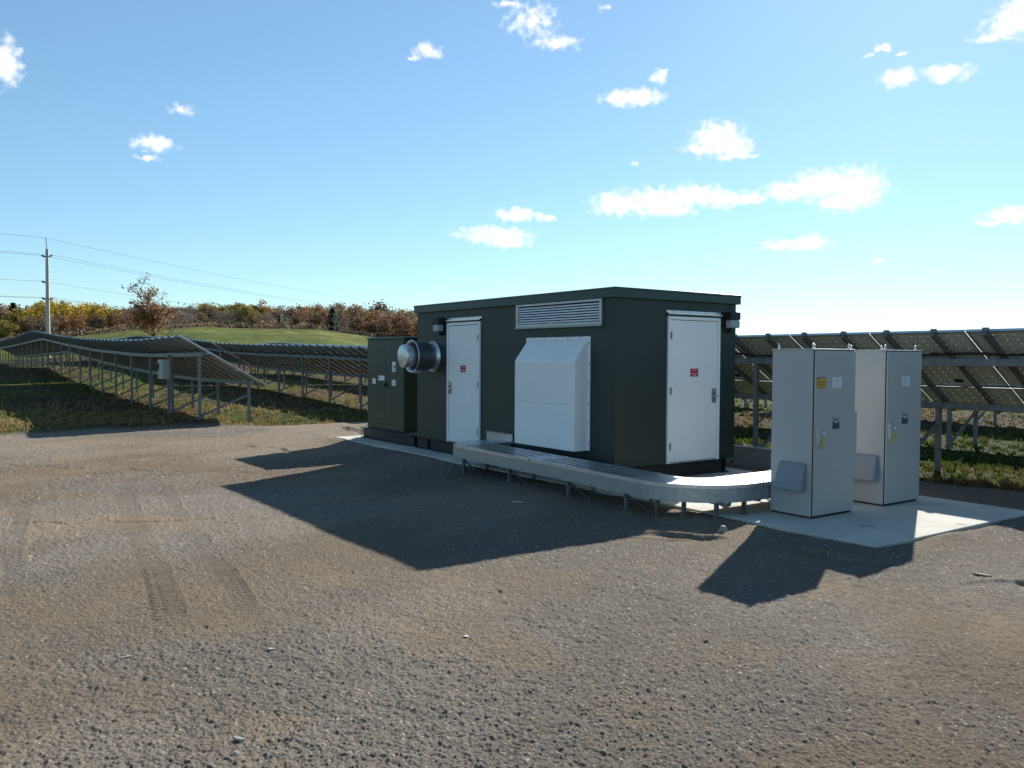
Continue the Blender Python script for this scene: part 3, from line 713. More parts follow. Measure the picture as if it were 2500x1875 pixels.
# ------------------------------------------------------------------ grey control cabinets
CW, CD, CH = .566, .771, 1.88
def cabinet(dv, label, big_yellow):
    c = empty('control_cabinet', site(OU-3.036, OV+.196+dv, .065), label, 'electrical cabinet', 'grey control cabinets on the concrete slab')
    m = MB(); m.box(.022, CW, 0, CD, .02, CH-.004, 'cab'); m.build('body', c, bevel=.006)
    m = MB(); m.box(.03, CW-.01, .012, CD-.012, 0, .02, 'skid'); m.build('plinth', c)
    m = MB(); m.box(.012, CW+.006, -.006, CD+.006, CH-.004, CH+.008, 'cab'); m.build('top_cover', c, bevel=.003)
    m = MB(); m.box(-.002, .016, .012, CD-.004, .03, CH-.014, 'cab'); D = m.build('door', c, bevel=.005)
    m = MB(); m.box(.016, .022, .004, CD-.008, .024, CH-.008, 'black'); m.build('gasket', c)
    for a, b_ in ((.06, .05), (.06, CD-.05), (CW-.05, .05), (CW-.05, CD-.05)):
        m = MB(); m.cyl(L(a, b_, CH+.008), L(a, b_, CH+.02), .016, 'alu', 12); m.torus(L(a, b_, CH+.042), (.6, .8, 0), .023, .006, 'alu', 20); m.build('lifting_eye', c)
    # rain hood on the side face
    m = MB(); u0, u1 = .08, .45
    t0, t1, b0, b1 = L(u0+.005, -.035, .605), L(u1-.03, -.035, .605), L(u0, -.14, .33), L(u1, -.14, .33)
    m.hexa([L(u0, 0, .3), L(u1, 0, .3), L(u1, -.13, .3), L(u0, -.13, .3), L(u0+.005, 0, .615), L(u1-.03, 0, .615), L(u1-.03, -.04, .605), L(u0+.005, -.04, .605)], 'cab_hood')
    m.build('rain_hood', c, bevel=.018)
    for a, z in ((.03, 1.62), (.035, .95), (.04, .22)):
        m = MB(); m.cyl(L(a+.01, 0, z), L(a+.01, -.004, z), .005, 'ink', 8); m.build('screw', c)
    f0 = -.002
    def st(v0, v1, z0, z1, mt, o=.001, name=None, into=None):
        m_ = into or MB(); m_.box(f0-o, f0, v0, v1, z0, z1, mt)
        return m_
    m = st(.323, .503, 1.447, 1.57, 'label')
    for zc, a, b_ in ((1.535, .36, .46), (1.51, .36, .44), (1.482, .375, .435)):
        k = 4
        for i in range(k): st(a+(b_-a)*i/k, a+(b_-a)*(i+.7)/k, zc-.004, zc+.004, 'ink_grey', .0016, into=m)
    m.build('paper_label', D)
    m = st(.336, .469, .99, 1.13, 'ink_grey'); st(.336, .469, .985, 1.065, 'ink', .0014, into=m); st(.35, .45, 1.085, 1.095, 'ink', .0016, into=m); st(.35, .37, 1.1, 1.115, 'ink', .0016, into=m); st(.385, .43, 1.052, 1.066, 'ink_pale', .002, into=m)
    m.build('danger_sticker', D)
    if big_yellow:
        m = st(.03, .205, 1.445, 1.57, 'yellow'); st(.03, .205, 1.562, 1.57, 'ink', .0015, into=m); st(.035, .06, 1.545, 1.56, 'ink', .0016, into=m); st(.075, .19, 1.54, 1.558, 'yellow', .0016, into=m)
        for i in range(5):
            for j in range(4): st(.04+j*.04, .04+j*.04+.032, 1.526-i*.018, 1.534-i*.018, 'ink', .0016, into=m)
        m.build('caution_sticker', D)
    else:
        m = st(.05, .105, 1.508, 1.555, 'yellow'); st(.06, .095, 1.52, 1.545, 'ink_pale', .0015, into=m); m.build('caution_sticker', D)
    # handle lever with lock and yellow tag
    m = MB(); m.add([L(f0, .02, 1.04), L(f0, .05, .99), L(f0, .085, .92), L(f0, .085, .8), L(f0, .03, .8), L(f0-.03, .028, 1.0), L(f0-.045, .045, .98), L(f0-.05, .07, .92), L(f0-.045, .07, .82), L(f0-.04, .035, .82)],
                    [(0, 1, 2, 3, 4), (5, 9, 8, 7, 6), (0, 5, 6, 1), (1, 6, 7, 2), (2, 7, 8, 3), (3, 8, 9, 4), (4, 9, 5, 0)], 'cab')
    m.cyl(L(f0-.04, .08, .945), L(f0-.055, .1, .95), .018, 'alu', 10); m.build('handle', D, bevel=.004)
    m = MB(); m.box(f0-.072, f0-.06, .085, .115, .885, .92, 'yellow_tag'); m.torus(L(f0-.068, .1, .935), (1, .2, 0), .018, .004, 'alu', 16)
    m.box(f0-.07, f0-.062, .05, .082, .80, .885, 'yellow_tag'); m.box(f0-.078, f0-.07, .058, .082, .775, .81, 'yellow_tag'); m.build('lock_tag', D, bevel=.003)
    m = st(.13, .215, .93, .965, 'label'); st(.135, .21, .965, .972, 'red', .0013, into=m); m.build('handle_label', D)
    if big_yellow:
        m = MB(); m.box(.04, .34, CD, CD+.11, .62, 1.16, 'cab'); m.build('side_unit', c, bevel=.006)
    return c
cabinet(0, 'nearer grey control cabinet with a large yellow caution sticker on its door', True)
cabinet(1.4166, 'farther grey control cabinet with only a tiny yellow sticker by its door gap', False)

# ------------------------------------------------------------------ solar tables
TILT = R(30); CT_, ST_ = math.cos(TILT), math.sin(TILT)
MW, MHt, GAP = 1.557, .872, .018
MPW = 1.575
NM, TL = 15, 15*MPW
HZ = 2.150                                     # high edge above the row reference
def proto_module():
    m = MB(); hw, hh, t = MW/2, MHt/2, .04
    for a in ((-hw, hw, -hh, -hh+.03), (-hw, hw, hh-.03, hh)): m.xbox(a[0], a[1], a[2], a[3], -t, 0, 'alu')
    for a in ((-hw, -hw+.03), (hw-.03, hw)): m.xbox(a[0], a[1], -hh+.03, hh-.03, -t, 0, 'alu')
    m.xbox(-.06, .06, hh-.2, hh-.12, -.025, -.008, 'black')          # junction box
    o = m.build('solar_panel')
    bm = bmesh.new(); bm.from_mesh(o.data)
    vs = [bm.verts.new(c) for c in ((-hw+.03, -hh+.03, -.006), (hw-.03, -hh+.03, -.006), (hw-.03, hh-.03, -.006), (-hw+.03, hh-.03, -.006))]
    f = bm.faces.new(vs); o.data.materials.append(M['laminate']); f.material_index = len(o.data.materials)-1
    bm.to_mesh(o.data); bm.free()
    return o
PM = proto_module()
m = MB(); m.xbox(-.028, .028, -1.37, 1.22, -.07, 0, 'rafter'); m.xbox(-.045, .045, -1.385, -1.33, -.02, .05, 'rafter'); PR = m.build('rafter')
m = MB(); m.xbox(-.045, .045, -.004, .004, -1, 0, 'galv_post'); m.xbox(-.045, -.037, .004, .06, -1, 0, 'galv_post'); m.xbox(.037, .045, .004, .06, -1, 0, 'galv_post'); PP = m.build('post')
m = MB(); m.xbox(-.09, .09, -.05, .09, -.13, .0, 'galv_post'); PC = m.build('post_bracket')
protos = [PM, PR, PP, PC]
usedp = set()
def use(p, parent, mw):
    if p.name in usedp: c = p.copy(); COL.objects.link(c)
    else: c = p; usedp.add(p.name)
    c.parent = parent; c.matrix_local = mw; return c
def table(U0, VA, label, lod=0):
    g = 'tilted solar tables standing in rows'
    E_ = empty('solar_table', site(U0, VA, float(height(*site(U0, VA)[:2]))), label, 'solar panels', g)
    ez = E_.location.z
    def zr(u): return float(Tref(U0+u, VA))-ez
    for i in range(NM):
        uc = (i+.5)*MPW; sl = math.atan2(zr(uc+.8)-zr(uc-.8), 1.6)
        for j in range(3):
            s = MHt/2+.01+j*(MHt+GAP)
            mw = Matrix.Translation(L(uc, -.53+s*CT_, zr(uc)+HZ-s*ST_)) @ Matrix.Rotation(sl, 4, 'Y') @ Matrix.Rotation(-TILT, 4, 'X')
            use(PM, E_, mw)
        if lod < 2:
            for k in (.31, .81):
                u = (i+k)*MPW; s = 1.34
                mw = Matrix.Translation(L(u, -.53+s*CT_, zr(u)+HZ-s*ST_-.047)) @ Matrix.Rotation(-TILT, 4, 'X')
                use(PR, E_, mw)
    us = [.36+2.965*k for k in range(8)]
    z1_ = HZ-.53*math.tan(TILT); z2_ = HZ-(.53+1.33)*math.tan(TILT)
    for nm, dv, dz in (('purlin', 0, z1_-.2), ('purlin', 1.33, z2_-.2)):
        m = MB(); n = 28; pts = [u*TL/n for u in range(n+1)]
        for a, b_ in zip(pts[:-1], pts[1:]):
            za, zb_ = zr(a)+dz, zr(b_)+dz
            m.hexa([L(a, dv-.04, za-.055), L(b_, dv-.04, zb_-.055), L(b_, dv+.04, zb_-.055), L(a, dv+.04, za-.055), L(a, dv-.04, za+.055), L(b_, dv-.04, zb_+.055), L(b_, dv+.04, zb_+.055), L(a, dv+.04, za+.055)], 'galv_post')
        m.build(nm, E_, recalc=True)
    if lod == 0:
        for nm, s0, rad_, sag in (('cable_bundle', .52, .024, .03), ('cable', 1.56, .007, .05)):
            m = MB(); pts = []
            for i in range(NM*4+1):
                u = i*TL/(NM*4); s = s0+.02*math.sin(i*1.7)
                pts.append(L(u, -.53+s*CT_-.04, zr(u)+HZ-s*ST_-.1-sag*abs(math.sin(i*.785))))
            m.tube(pts, rad_, 'black', 6); m.build(nm, E_)
    for u in us:
        for dv, top in ((0, z1_-.13), (1.33, z2_-.13)):
            w_ = site(U0+u, VA+dv); gz = float(height(w_.x, w_.y))-ez-.15
            zt_ = zr(u)+top
            mw = Matrix.Translation(L(u, dv, zt_)) @ Matrix.Diagonal((1, 1, zt_-gz, 1))
            use(PP, E_, mw)
            if lod == 0: use(PC, E_, Matrix.Translation(L(u, dv, zt_)))
        m = MB(); w_ = site(U0+u, VA); gz = float(height(w_.x, w_.y))-ez
        m.bar(L(u, .04, gz+.1), L(u, 1.29, zr(u)+.52), .055, .05, 'galv_post'); m.build('brace', E_)
R0 = (25.9, 53.2, 80.5, -1.4, -28.7)
tabs = [(25.9, 6.87, 'nearest left solar table, its open end and lit end beam facing the gravel yard', 0),
        (53.2, 6.87, 'second table of the left front solar row, beyond the first gap', 1),
        (80.5, 6.87, 'farthest table of the left front solar row, running down past the ridge', 1),
        (-1.55, 15.3, 'big near solar table behind the grey control cabinets', 0),
        (-28.85, 15.3, 'solar table at the right end of the row behind the cabinets', 0),
        (25.9, 15.3, 'second-row solar table just left of the green transformer', 0),
        (53.2, 15.3, 'second-row solar table beyond the gap left of the transformer', 1),
        (80.5, 15.3, 'farthest table of the second solar row', 2),
        (-28.85, 23.7, 'third-row solar table at the far right', 2), (-1.55, 23.7, 'third-row solar table behind the cabinets and building', 2),
        (25.9, 23.7, 'third-row solar table seen under the second row', 2), (53.2, 23.7, 'third-row solar table cresting the rise', 2),
        (-28.85, 32.1, 'fourth-row solar table at the far right', 2), (-1.55, 32.1, 'fourth-row solar table seen under the panels by the cabinets', 2),
        (25.9, 32.1, 'fourth-row solar table seen low between the posts', 2)]
for a in tabs: table(a[0]*SC, a[1]*SC, *a[2:])

# small combiner box on its own post beside the left row
x_ = site(26.15, 5.98); gz = float(height(x_.x, x_.y))
CB = empty('combiner_box', (x_.x, x_.y, gz), 'small grey switch box on a steel post under the left solar table', 'junction box')
m = MB(); m.box(-.04, .04, -.04, .04, -.1, 1.75, 'galv_post'); m.build('post', CB)
m = MB(); m.box(-.42, .24, -.25, -.06, 1.05, 1.62, 'cab'); m.build('enclosure', CB, bevel=.01)
m = MB(); m.box(-.39, .21, -.265, -.252, 1.08, 1.59, 'cab'); D = m.build('door', CB, bevel=.006)
m = MB(); m.box(.02, .14, -.29, -.265, 1.36, 1.52, 'black'); m.box(.05, .09, -.31, -.28, 1.28, 1.45, 'black'); m.box(.03, .1, -.272, -.265, 1.12, 1.22, 'ink'); m.build('switch_handle', D)

# ------------------------------------------------------------------ utility poles and wires
def pole(x, y, h, label):
    gz = float(height(x, y)); E_ = empty('utility_pole', (x, y, gz), label, 'utility pole', 'wooden utility poles carrying the power line', rz=math.atan2(142, 38.4)-math.pi/2)
    m = MB(); m.cyl((0, 0, -.5), (0, 0, h-1.2), .24, 'wood_pole', 14, .15); m.build('shaft', E_)
    m = MB(); m.bar((0, 0, h-1.4), (-.12, 0, h), .09, .07, 'galv_post'); m.build('top_pin', E_)
    tips = [(-.12, h)]
    for dz, sides in ((1.85, (-1, 1)), (4.6, (-1,)), (6.4, (-1, 1))):
        for s in sides:
            m = MB(); a = Vector((s*.12, 0, h-dz-.2)); b_ = Vector((s*.75, 0, h-dz)); m.cyl(a, b_, .05, 'galv_post', 8)
            for k in range(4): q = a.lerp(b_, .35+k*.15); m.cyl(q, q+(b_-a).normalized()*.04, .1, 'skid', 10)
            m.build('insulator_arm', E_); tips.append((s*.75, h-dz))
    ca, sa = math.cos(E_.rotation_euler.z), math.sin(E_.rotation_euler.z)
    return [Vector((x+t*ca, y+t*sa, gz+z)) for t, z in tips]
p1x, p1y = -49.7, 90.; g1 = float(height(p1x, p1y))
t1 = pole(p1x, p1y, 14.25-g1, 'tall weathered wooden utility pole rising behind the left solar row')
t2 = pole(-11.5, 232., 14.3-float(height(-11.5, 232.)) if height(-11.5, 232.) < 4 else 10.5, 'distant utility pole standing behind the green building')
t0 = pole(-82., 42., 15., 'wooden utility pole farther left, carrying the same power line')
def wires(a, b_, sag, side):
    for k_, (p, q) in enumerate(zip(a, b_)):
        m = MB(); pts = []
        for i in range(25):
            t = i/24; c = p.lerp(q, t); c.z -= sag*4*t*(1-t); pts.append(c)
        m.tube(pts, .013, 'wire', 5); o = m.build('power_line'); tag(o, ('topmost thin power line running %s from the tip of the wooden pole' if k_ == 0 else 'lower thin power line running %s from the side arms of the wooden pole') % side, 'power line', 'power lines running %s from the pole' % side)
wires(t1, t2, 1.6, 'right'); wires(t0, t1, .8, 'left')

# ------------------------------------------------------------------ trees
def leaf_cards(n, centers, sig, size, pal, hbias=None):
    ci = rng.integers(0, len(centers), n); c = centers[ci]+rng.normal(0, 1, (n, 3))*sig[ci][:, None]*np.array([1, 1, .75])
    a = rng.normal(0, 1, (n, 3)); a /= np.linalg.norm(a, axis=1)[:, None]; b = np.cross(a, rng.normal(0, 1, (n, 3))); b /= np.linalg.norm(b, axis=1)[:, None]
    s = size*(.5+rng.random(n))[:, None]
    P = np.stack([c-a*s, c-b*s*.6, c+a*s, c+b*s*.6], 1)
    pal = np.array(pal); col = pal[rng.integers(0, len(pal), n)]*(.75+.5*rng.random(len(centers)))[ci][:, None]*(.8+.4*rng.random(n))[:, None]
    return P, col
def branch_mesh(h, spread, nb, trunk_r, gnarl=.3, levels=3, mt='bark', arch=0.0):
    m = MB(); tips = []
    def grow(p, d, ln, r, lev):
        pts = [p]; rs = [r]; n = 4
        for i in range(n):
            d = (d+Vector((random.uniform(-1, 1), random.uniform(-1, 1), random.uniform(-.4, .7)-arch*lev*.35))*gnarl*.5).normalized()
            p = p+d*ln/n; pts.append(p); rs.append(max(r*(1-.55*(i+1)/n), .008))
        m.tube(pts, rs, mt, 7 if lev == 0 else 5 if lev == 1 else 4)
        tips.append(p)
        if lev < levels:
            k = nb if lev == 0 else random.randint(3, 4)
            for i in range(k):
                t = random.uniform(.35, 1) if lev else random.uniform(.25, 1); q = pts[0].lerp(pts[-1], t) if lev else pts[min(int(t*n), n)]
                a = random.uniform(0, 2*math.pi); e = Vector((math.cos(a), math.sin(a), random.uniform(.25, .9)))*spread
                grow(q, (d*.5+e).normalized(), ln*random.uniform(.42, .62), max(r*.42, .01), lev+1)
                if lev: tips.append(q)
    grow(Vector((0, 0, -.2)), Vector((0, 0, 1)), h*.62, trunk_r, 0)
    return m, tips
def join_crown(name, P, col, parent): return card_mesh(name, P, col, 'leaf', parent)

# forest prototypes (share meshes)
PAL = {
 'yellow': [(.42, .29, .02), (.34, .25, .03), (.26, .2, .04)],
 'olive': [(.19, .165, .03), (.24, .19, .035), (.14, .13, .035)],
 'russet': [(.17, .09, .055), (.21, .11, .055), (.14, .08, .055)],
 'brown': [(.18, .125, .07), (.22, .15, .075), (.15, .11, .07)],
 'bare': [(.16, .13, .105), (.14, .115, .095), (.2, .16, .125)],
 'orange': [(.3, .15, .05), (.24, .13, .05), (.19, .11, .05)],
 'conifer': [(.03, .055, .03), (.045, .075, .038), (.03, .05, .03)]}
LBL = {'yellow': ('bright yellow autumn tree in the clump beside the utility pole', 'yellow trees in the hilltop wood'),
 'olive': ('olive-yellow tree at the middle of the hilltop wood', 'olive-yellow trees in the hilltop wood'),
 'russet': ('red-brown autumn tree in the hilltop wood', 'red-brown trees in the hilltop wood'),
 'brown': ('dull brown autumn tree in the hilltop wood', 'brown trees in the hilltop wood'),
 'bare': ('grey-brown nearly leafless tree in the hilltop wood', 'leafless trees in the hilltop wood'),
 'orange': ('tan-orange autumn tree in the hilltop wood', 'tan-orange trees in the hilltop wood'),
 'conifer': ('dark green conifer among the autumn trees of the hilltop wood', 'conifers in the hilltop wood')}
protoT = {}
def crown_tree(kind, k):
    """mesh pair for a 10 m tree, base at z=0"""
    if kind == 'conifer':
        n = 900; z = rng.random(n)**.9*9+.6; r = (1-((z-.6)/9.6)**1.3)*1.7*np.sqrt(rng.random(n))*(.75+.35*np.sin(z*3.3)); a = rng.random(n)*6.28
        c = np.stack([r*np.cos(a), r*np.sin(a), z-.15*r], 1); P, col = leaf_cards(n, c, np.full(n, .08), .28, PAL[kind])
    else:
        thin = kind == 'bare'
        nc = 46; cs = []
        while len(cs) < nc:
            p = rng.uniform(-1, 1, 3)
            if .35 < np.linalg.norm(p) < 1 and p[2] > -.8: cs.append(p*np.array([2.9, 2.9, 4.0])*(.85+.3*rng.random())+np.array([0, 0, 5.9]))
        cs = np.array(cs); n = 1300 if thin else 1500
        P, col = leaf_cards(n, cs, np.full(nc, .62), .17 if thin else .28, PAL[kind])
        # low twiggy skirt
    C_ = join_crown('crown', P, col, None)
    m, tips = branch_mesh(9.6, .9, 7, .17, .35, 2 if kind != 'conifer' else 0, 'bark_pale' if kind == 'bare' and k % 2 else 'bark')
    T_ = m.build('trunk', None, recalc=False)
    return C_, T_
def wood_tree(kind, x, y, h, wf, label=None, group=None):
    k = random.randint(0, 2); key = (kind, k)
    gz = float(height(x, y))
    l, g = LBL[kind]
    E_ = empty('pine_tree' if kind == 'conifer' else 'autumn_tree', (x, y, gz-.1), label or l, 'tree', group if label else g, rz=random.uniform(0, 6.28))
    first = key not in protoT
    if first: protoT[key] = crown_tree(kind, k)
    for p in protoT[key]:
        c = p if first else p.copy()
        if not first: COL.objects.link(c)
        c.parent = E_; c.scale = (h/10*wf, h/10*wf, h/10)
    return E_
TOPX = [0, 30, 60, 120, 180, 230, 300, 350, 420, 480, 540, 600, 650, 690, 760, 810, 870, 930, 1010, 1250]
TOPY = [746, 742, 742, 739, 736, 742, 749, 748, 746, 741, 731, 736, 745, 748, 743, 742, 746, 745, 752, 770]
def px_az(px): return math.atan((px-1250)/2050.)
def kind_at(px, rowi):
    r = random.random()
    if px < 60: return 'olive' if r < .4 else 'brown' if r < .7 else 'conifer' if r < .8 else 'bare'
    if px < 300: 
        if rowi >= 2: return 'yellow' if r < .85 else 'russet'
        return 'orange' if r < .35 else 'brown' if r < .75 else 'bare'
    if px < 480: return 'bare' if r < .55 else 'brown' if r < .85 else 'conifer' if r < .9 and rowi == 3 else 'russet'
    if px < 660: 
        if rowi >= 2: return 'olive' if r < .9 else 'orange'
        return 'bare' if r < .45 else 'olive' if r < .6 else 'brown'
    return 'russet' if r < .42 else 'brown' if r < .62 else 'bare' if r < .8 else 'orange' if r < .92 else 'conifer' if r < .95 else 'olive'
for rowi, (d0, step) in enumerate(((266, 4.6), (278, 4.4), (292, 4.4), (308, 4.4), (326, 5))):
    a = R(-35)
    while a < R(1.5):
        d = (d0+random.uniform(-5, 5)); px = 1250+2050*math.tan(a)
        if px > 860: d -= min((px-860)*.13, 30)
        x, y = d*math.sin(a), d*math.cos(a); gz = float(height(x, y))
        yt = np.interp(px, TOPX, TOPY); yh = 871.2+.00584*(px-1250)
        ztop = CAM_H+(yh-yt)*(d*math.cos(a))/2050
        hh = (ztop-gz)*random.uniform(.93, 1.05)*(1.0 if rowi >= 3 else (.66, .8, .92)[rowi])*random.uniform(.88, 1.05)
        hh = min(max(hh, 5), 15)
        wood_tree(kind_at(px, rowi), x, y, hh, random.uniform(1.05, 1.4))
        a += step*random.uniform(.75, 1.25)/d
# undergrowth in front of the wood
n = 90000
az_ = rng.uniform(R(-36), R(3), n); dd = rng.uniform(256, 330, n); x = dd*np.sin(az_); y = dd*np.cos(az_); z = height(x, y)+rng.random(n)**1.3*(1.0+3.6*np.clip((dd-256)/30, 0, 1))
cc = np.stack([x, y, z], 1); P, col = leaf_cards(n, cc, np.full(n, .2), .34, [(.2, .16, .13), (.22, .16, .1), (.18, .12, .085), (.24, .17, .09)])
o = card_mesh('undergrowth', P, col, 'leaf'); tag(o, 'tangled brown undergrowth along the foot of the hilltop wood', 'undergrowth', kind='stuff')
# singled-out trees
def at_px(px, d): a = px_az(px); return d*math.tan(a), d
x, y = at_px(33, 270); wood_tree('conifer', x, y, 13.5, 1.9, 'dark pine poking above the wood at the far left', 'x')['group'] = 'conifers in the hilltop wood'
x, y = at_px(812, 252); wood_tree('conifer', x, y, 7.5, 2.2, 'dark round-topped conifer in front of the red-brown wood near the building', 'conifers in the hilltop wood')
x, y = at_px(596, 256); wood_tree('olive', x, y, 7.5, 1.5, 'round olive-green tree at the edge of the meadow', 'olive-yellow trees in the hilltop wood')
def bare_tree(px, d, h, name, label, mt, arch=.0, spread=1.0, nb=8, lv=3, r=.1):
    x, y = at_px(px, d); E_ = empty(name, (x, y, float(height(x, y))-.05), label, 'tree', rz=random.uniform(0, 6))
    m, tips = branch_mesh(h, spread, nb, r, .5, lv, mt, arch); m.build('trunk', E_, recalc=False)
    return E_, tips
for px in (685, 815):
    bare_tree(px, 250, 9, 'bare_birch', 'pale leafless birch at the meadow edge, %s' % ('middle of the wood' if px == 685 else 'nearer the building'), 'bark_pale', 0, .8, 9, 2, .12)
# the lone oak
random.seed(21)
E_, tips = bare_tree(372, 118, 10.4, 'oak_tree', 'lone orange-brown oak standing on the meadow behind the left solar row', 'bark', .1, 1.75, 14, 3, .2)
tp = np.array([tuple(t) for t in tips]); tp = tp[tp[:, 2] > 1.2]
E_.rotation_euler.z = 0
lowm = tp[:, 2] < 4.9
n1 = 2800; P1_, c1_ = leaf_cards(n1, tp[lowm], np.full(lowm.sum(), .5), .15, [(.42, .2, .09), (.36, .17, .08), (.48, .26, .12)])
n2 = 1500; P2_, c2_ = leaf_cards(n2, tp[~lowm], np.full((~lowm).sum(), .26), .15, [(.32, .19, .11), (.38, .24, .14), (.26, .16, .1)])
join_crown('crown', np.concatenate([P1_, P2_]), np.concatenate([c1_, c2_]), E_)
random.seed(5)
bare_tree(425, 112, 5.2, 'bare_shrub', 'bare arching shrub right of the lone oak', 'bark', .9, 1.6, 9, 3, .07)

# ------------------------------------------------------------------ small litter on the yard
def gpos(px, py):
    """yard point under a photo position, from the fitted camera"""
    f, pit, rol = 2050., .03228, .00584
    X = px-1250; Y = -(py-937.5); c, s = math.cos(rol), math.sin(rol); x = (X*c-Y*s)/f; z = (X*s+Y*c)/f
    c, s = math.cos(pit), math.sin(pit); d = (x, c+z*s, -s+z*c); t = -CAM_H/d[2]; return d[0]*t, d[1]*t
def chip(px, py, ln, wd, ang, mt, name, label, cat, th=.012):
    x, y = gpos(px, py); m = MB(); n = 7
    poly = [(ln/2*math.cos(6.283*i/n)*random.uniform(.8, 1.1), wd/2*math.sin(6.283*i/n)*random.uniform(.75, 1.15)) for i in range(n)]
    m.prism(poly, 0, th, mt); o = m.build(name, bevel=.003); o.location = (x, y, float(height(x, y))+.002); o.rotation_euler = (random.uniform(-.1, .1), random.uniform(-.1, .1), ang)
    tag(o, label, cat)
chip(2397, 1406, .16, .035, -.5, 'scrap_wood', 'wood_scrap', 'thin scrap of brown wood on the gravel at the right', 'debris', .015)
chip(306, 1608, .085, .03, .5, 'stone', 'pale_stone', 'long pale flat stone on the gravel at the lower left', 'stone')
chip(663, 1588, .05, .026, -.2, 'white_scrap', 'pale_stone', 'small white stone left of centre in the foreground', 'stone')
chip(583, 1807, .07, .03, -.4, 'stone', 'pale_stone', 'pale flat stone near the bottom edge of the yard', 'stone')
chip(1138, 1557, .045, .03, .1, 'white_scrap', 'pale_stone', 'bright white stone in the middle foreground', 'stone')
chip(1264, 1227, .14, .06, .4, 'white_scrap', 'paper_scrap', 'pale scrap lying in the shadow below the cable tray', 'debris')
x_, y_ = gpos(1764, 1300)
m = MB(); m.cyl((0, 0, -.01), (.01, 0, .06), .06, 'stone', 8, .025, smooth=False); o = m.build('rock', bevel=.01); o.location = (x_, y_, .01); tag(o, 'fist-sized grey rock in the sunlit gravel below the tray bend', 'rock')

# ------------------------------------------------------------------ sky, clouds, sun
wd = bpy.data.worlds.new('World'); sc.world = wd; wd.use_nodes = True; nt = wd.node_tree
bg = nt.nodes['Background']
sky = N(nt, 'ShaderNodeTexSky', sky_type='NISHITA'); sky.sun_disc = False
sky.sun_elevation = SUN_EL; sky.sun_rotation = SUN_AZ; sky.altitude = 200; sky.air_density = 1.0; sky.dust_density = .15; sky.ozone_density = 3.0
SKY_K = .085
gm = N(nt, 'ShaderNodeGamma'); gm.inputs['Gamma'].default_value = .8; nt.links.new(sky.outputs[0], gm.inputs['Color'])
tint = N(nt, 'ShaderNodeVectorMath', operation='MULTIPLY'); tint.inputs[1].default_value = (.0755, .0965, .103)
nt.links.new(gm.outputs[0], tint.inputs[0])
tc = N(nt, 'ShaderNodeTexCoord')
sep = N(nt, 'ShaderNodeSeparateXYZ'); nt.links.new(tc.outputs['Generated'], sep.inputs[0])
def MT(op, a, b=None, c=None):
    n = N(nt, 'ShaderNodeMath', operation=op)
    for i, q in enumerate((a, b, c)):
        if q is None: continue
        if isinstance(q, (int, float)): n.inputs[i].default_value = q
        else: nt.links.new(q, n.inputs[i])
    return n.outputs[0]
azn = MT('MULTIPLY', MT('ARCTAN2', sep.outputs['X'], sep.outputs['Y']), 57.2958)
eln = MT('MULTIPLY', MT('ARCSINE', sep.outputs['Z']), 57.2958)
cmb = N(nt, 'ShaderNodeCombineXYZ'); nt.links.new(azn, cmb.inputs[0]); nt.links.new(eln, cmb.inputs[1])
wn = N(nt, 'ShaderNodeTexNoise'); wn.inputs['Scale'].default_value = 1.5; wn.inputs['Detail'].default_value = 4; wn.inputs['Roughness'].default_value = .5
nt.links.new(cmb.outputs[0], wn.inputs['Vector'])
ws = N(nt, 'ShaderNodeVectorMath', operation='SUBTRACT'); ws.inputs[1].default_value = (.5, .5, .5); nt.links.new(wn.outputs['Color'], ws.inputs[0])
wm = N(nt, 'ShaderNodeVectorMath', operation='MULTIPLY'); wm.inputs[1].default_value = (1.3, .7, 0); nt.links.new(ws.outputs[0], wm.inputs[0])
wp = N(nt, 'ShaderNodeVectorMath', operation='ADD'); nt.links.new(cmb.outputs[0], wp.inputs[0]); nt.links.new(wm.outputs[0], wp.inputs[1])
